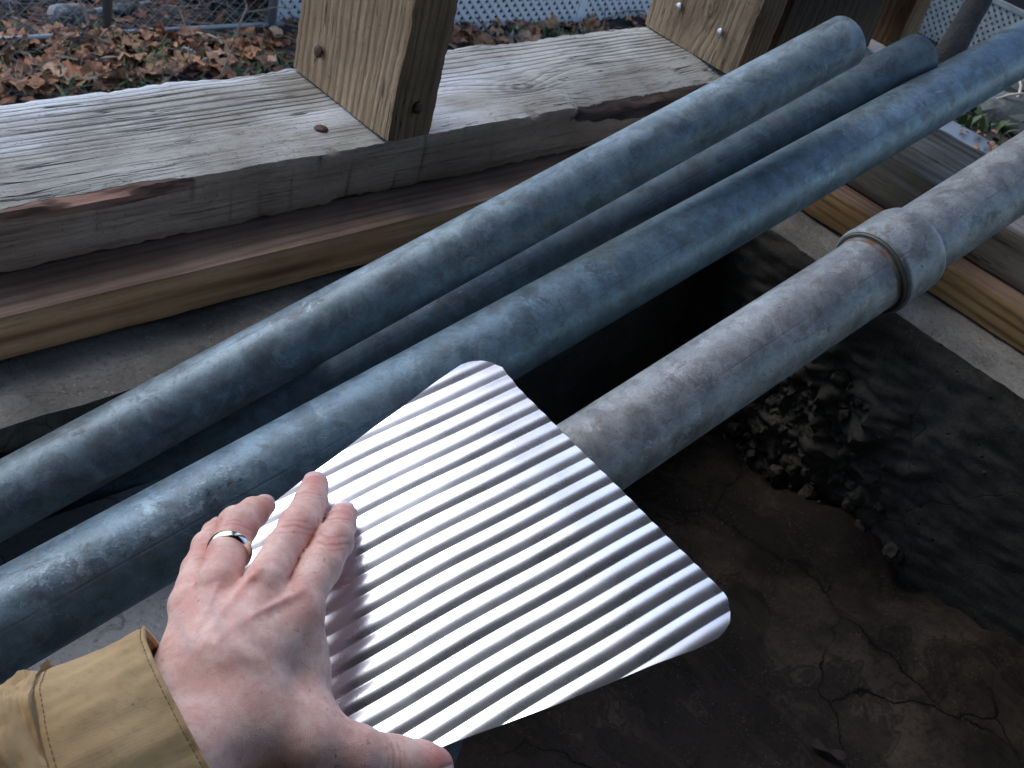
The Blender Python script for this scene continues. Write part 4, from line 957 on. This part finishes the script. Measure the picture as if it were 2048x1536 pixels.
# white lattices
lm = M('lattice_white'); ln_ = lm.noise(lm.P(), 3, 4); LW = lm.set(color=lm.mix(ln_.step(.4, .65), (.62, .63, .64), (.74, .75, .76)), rough=.6)
lm = M('lattice_cream'); ln_ = lm.noise(lm.P(), 5, 4); LC = lm.set(color=lm.mix(ln_.step(.35, .65), (.27, .28, .26), (.44, .44, .40)), rough=.7)
LATS = []
def lattice(p0, p1, H, pitch, w, m, label, drop=0., frame=.045):
    p0 = Vector(p0); p1 = Vector(p1); d = (p1 - p0); L = d.length; d.normalize(); up = Vector((0, 0, 1)); nn = d.cross(up).normalized()
    e = empty('lattice_panel', p0); tag(e, label, 'lattice'); th = .007; cache = {}
    n = int((L + H) / pitch)
    for fam in (1, -1):
        for k in range(1, n):
            s = k * pitch; t0, t1 = max(0, s - L), min(H, s); x0, x1 = s - t0, s - t1
            if t1 - t0 < .02: continue
            ln = round((t1 - t0) * math.sqrt(2), 4); key_ = (ln, fam)
            if key_ not in cache:
                dd = (d * -1 + up).normalized() if fam == 1 else (d + up).normalized(); ss = nn.cross(dd) * (w / 2); o_ = nn * (th * .5); V = []
                for q in (Vector((0, 0, 0)), dd * ln):
                    for a_, b_ in ((-1, -1), (1, -1), (1, 1), (-1, 1)): V.append(q + ss * a_ + o_ * b_)
                me = bpy.data.meshes.new('slat'); me.from_pydata(V, [], [(0, 1, 2, 3), (7, 6, 5, 4), (0, 4, 5, 1), (1, 5, 6, 2), (2, 6, 7, 3), (3, 7, 4, 0)]); me.materials.append(m); cache[key_] = me
            o = bpy.data.objects.new('slat', cache[key_]); COL.objects.link(o); o.parent = e
            xx = x0 if fam == 1 else L - x0; o.location = d * xx + up * t0 + nn * (th * .52 * fam)
    def bar(name, a, b, wd):
        a = Vector(a); b = Vector(b); dd = (b - a).normalized(); ss = nn.cross(dd) * wd / 2; o_ = nn * .014; V = []
        for q in (a, b):
            for a_, b_ in ((-1, -1), (1, -1), (1, 1), (-1, 1)): V.append(q + ss * a_ + o_ * b_)
        o = mesh_obj(name, V, [(0, 1, 2, 3), (7, 6, 5, 4), (0, 4, 5, 1), (1, 5, 6, 2), (2, 6, 7, 3), (3, 7, 4, 0)], m); o.parent = e; return o
    bar('frame_rail', up * H, d * L + up * H, frame); bar('frame_stile', -up * .05, up * H, frame); bar('frame_stile', d * L - up * .05, d * L + up * H, frame)
    return e
a1_ = hit_ground(892, 60); a2_ = hit_ground(1295, 33); dl_ = (a2_ - a1_); a2e = a2_ + dl_ * .12
def gl(p, dz=-.02): return (p[0], p[1], p[2] + dz)
zb = min(a1_[2], a2e[2]) - .02
pm = a1_ + dl_ * .615
e0 = a1_ - dl_ * .08
lattice((e0[0], e0[1], zb + .03), (pm[0], pm[1], zb + .03), 1.25, .078, .030, LW, 'white lattice panel seen between the first post and the knotty post, left half')
lattice((pm[0] + dl_[0] * .012, pm[1] + dl_[1] * .012, zb + .03), (a2e[0], a2e[1], zb + .03), 1.25, .078, .030, LW, 'white lattice panel touching the left side of the knotty post, right of the batten')
c1_ = hit_ground(549, 46); c2_ = hit_ground(640, 40)
lattice(gl(c1_), gl(c2_), 1.2, .075, .03, LW, 'bit of white lattice beside the silver fence post, left of the first post')
x2 = on_plane(1891, 92, np.array([0, 0, 1.]), np.array([0, 0, CAMZ - 2.95])); q1 = on_plane(1770, 30, np.array([0, 0, 1.]), np.array([0, 0, x2[2]])); q1 = np.array([x2[0], x2[1] + 1.9, x2[2]]); q2 = np.array([x2[0], x2[1] - 1.5, x2[2]])
tp = on_plane(1990, 0, np.array([1., 0, 0]), x2)
lattice(q1, q2, float(tp[2] - x2[2]), .072, .028, LC, 'dim cream lattice panel behind the slanting trunk at the upper right')
# slanting trunk in front of the cream lattice
mb = M('dark_bark'); P = mb.P(); BARK = mb.set(color=mb.mix(mb.noise(mb.scale(P, (1, 1, .2)), 26, 4).step(.4, .65), (.008, .007, .006), (.02, .016, .013)), rough=.9, normal=mb.bump(mb.noise(P, 60, 3), .8, .01))
tr = empty('tree'); tag(tr, 'dark slender leaning trunk in front of the cream lattice', 'tree')
tdep = 5.6; tpts = [at(1885, 130, tdep), at(1905, 95, tdep), at(1935, 40, tdep), at(1958, 0, tdep), at(1985, -60, tdep), at(2000, -160, tdep + .05), at(1990, -330, tdep + .1)]
gp = tpts[0].copy(); gp[2] = ground_z(gp[0], gp[1]) - .1; tpts = [gp] + tpts
curve_tube('trunk', tpts, .075, .05, BARK, tr, 14, .15)
for k in range(6):
    s = Vector(tpts[5 + k % 3]); q = s + Vector((random.uniform(-.6, .6), random.uniform(-.6, .6), random.uniform(.4, .9))); curve_tube('branch', [s, s.lerp(q, .5) + Vector((.05, 0, .04)), q], .014, .005, BARK, tr, 6)
# right-hand walkway, stones and plants just outside the crossing sill
mw = M('wet_board'); P = mw.P(); WET = mw.set(color=mw.mix(mw.noise(P, 12, 4).step(.4, .6), (.055, .06, .068), (.10, .11, .12)), rough=.38, normal=mw.bump(mw.noise(mw.scale(P, (40, 3, 40)), 1, 3), .3, .002))
wz = CAMZ - .60
wl = timber('board', (1.30, -1.6, wz - .03), (1.80, .74, wz), 1, {'*': WET}, nl=60, rough=.003); tag(wl, 'wet dark board lying outside along the grey crossing sill', 'board')
for k, (u, v) in enumerate(((1985, 290), (1962, 268), (1930, 262), (1950, 298), (1990, 262))):
    p = on_plane(u, v, np.array([0, 0, 1.]), np.array([0, 0, wz + .004])); o = bpy.data.objects.new('fallen_leaf', LM[k]); COL.objects.link(o); o.location = p; s = (.030, .018, .016, .02, .012)[k]; o.scale = (s,) * 3; o.rotation_euler = (.2, .1, k)
    tag(o, 'small orange leaf scrap lying on the wet dark board', 'leaf', 'leaf scraps on the wet board')
ms_ = M('stone'); P = ms_.P(); STN = ms_.set(color=ms_.mix(ms_.noise(P, 14, 5).step(.4, .62), (.07, .08, .075), (.17, .18, .165)), rough=.85, normal=ms_.bump(ms_.noise(P, 60, 4), .7, .006))
ms2 = M('pale_stone'); STW = ms2.set(color=ms2.mix(ms2.noise(ms2.P(), 30, 4), (.35, .36, .33), (.60, .60, .56)), rough=.85)
def stone(u, v, r, m, label, sq=(1, 1, .6), dz=0.):
    p = hit_ground(u, v); bm = bmesh.new(); bmesh.ops.create_icosphere(bm, subdivisions=3, radius=1)
    for v_ in bm.verts:
        k = 1 + .28 * noise.fractal(v_.co * 1.3 + Vector((u, v, 0)), 1, 2, 3); v_.co = Vector((v_.co.x * r * sq[0], v_.co.y * r * sq[1], v_.co.z * r * sq[2])) * k
    me = bpy.data.meshes.new('stone'); bm.to_mesh(me); bm.free(); o = bpy.data.objects.new('stone', me); COL.objects.link(o); me.materials.append(m); o.location = (p[0], p[1], p[2] + r * .2 + dz); auto_smooth(o, 30); tag(o, label, 'stone')
stone(2012, 200, .095, STN, 'grey-green stone among weeds beyond the wet board', (1, 1.2, .55)); stone(2052, 190, .06, STW, 'pale broken stone at the right edge of the frame', (1, 1, 1.0), .03); stone(2036, 238, .085, STN, 'low dark stone at the right edge above the lowest pipe', (1.3, 1, .4))
for k, (u0, v0, u1, v1) in enumerate(((1990, 236, 2030, 190), (1996, 240, 2018, 208), (2010, 236, 2044, 170))):
    stalk(u0, v0, u1, v1, .003, STP, ['tan twig curving up beside the grey-green stone', 'short tan twig at the foot of the grey-green stone', 'long thin twig leaning towards the pale broken stone'][k], name='twig', cat='twig', up=.02)
# a leaf on the cellar floor
mfl = M('dark_leaf'); DLF = mfl.set(color=(.035, .026, .02), rough=.7); me = leaf_mesh(3); me.materials.append(DLF)
p = on_plane(1655, 1500, np.array([0, 0, 1.]), np.array([0, 0, .006])); o = bpy.data.objects.new('fallen_leaf', me); COL.objects.link(o); o.location = p; o.scale = (.035, .018, .02); o.rotation_euler = (.1, .1, 1.9); tag(o, 'dark dead leaf lying on the cellar floor below the sheet', 'leaf')
# far trees closing the view beyond the fences: trunks and bare crowns
mft = M('far_bark'); FB = mft.set(color=(.07, .06, .05), rough=.9)

# dark porch behind the white lattice, added to darken the holes of the panels
pd_ = np.array([dl_[0], dl_[1], 0.]); pd_ /= np.linalg.norm(pd_); pn = np.array([-pd_[1], pd_[0], 0.]); pc = np.array([e0[0], e0[1], zb]) - pd_ * 1.5 
def obox(name, o, L, Dp_, z0, z1, m, parent=None):
    V = []
    for z in (z0, z1):
        for (a, b) in ((0, 0), (1, 0), (1, 1), (0, 1)): q = o + pd_ * L * a + pn * Dp_ * b; V.append((q[0], q[1], z))
    return mesh_obj(name, V, [(0, 3, 2, 1), (4, 5, 6, 7), (0, 1, 5, 4), (1, 2, 6, 5), (2, 3, 7, 6), (3, 0, 4, 7)], m, parent)
pe = empty('backing'); tag(pe, 'low porch added behind the white lattice panels to darken their holes', 'backing')
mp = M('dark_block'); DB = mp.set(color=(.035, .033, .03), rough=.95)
obox('foundation', pc + pn * .7, 7.5, .15, zb - .3, zb + 1.3, DB, pe)  # added dark wall, blocks the light behind the lattice holes
for k in range(8): obox('board', pc + pn * (.03 + k * .14), 7.5, .132, zb + 1.34, zb + 1.37, STK_W, pe)

# dark shed wall behind the cream lattice
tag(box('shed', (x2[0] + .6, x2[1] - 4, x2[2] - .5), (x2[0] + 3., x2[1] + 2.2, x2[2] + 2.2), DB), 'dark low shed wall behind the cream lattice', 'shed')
# crumbs of mortar lying on and below the broken patch of the right wall
V = []; Fs = []
def lump(c, r):
    b = len(V); bm = bmesh.new(); bmesh.ops.create_icosphere(bm, subdivisions=2, radius=r); sd_ = Vector((random.random() * 50, 0, 0))
    for v_ in bm.verts: v_.co *= 1 + .6 * noise.noise(v_.co / r * 1.2 + sd_) + .25 * noise.noise(v_.co / r * 3 + sd_); V.append(v_.co + Vector(c))
    for f in bm.faces: Fs.append(tuple(b + v_.index for v_ in f.verts))
    bm.free()
for i in range(420):
    y = random.gauss(.38, .055); z = abs(random.gauss(.09, .05)); r = random.choice((.0025, .0035, .005, .0065, .009)) * random.uniform(.8, 1.2)
    x = XW - .003 + r * .1 - max(0, .10 - z) * random.uniform(.0, .25)
    if y > .53: continue
    z2 = z if x > XW - .02 else .035 * smooth01(1 - (XW - x) / .22) + r * .6
    lump((x, y, z2), r)
tag(mesh_obj('mortar_crumbs', V, Fs, C_WALL), 'crumbled mortar lumps against the foot of the right foundation wall', kind='stuff')
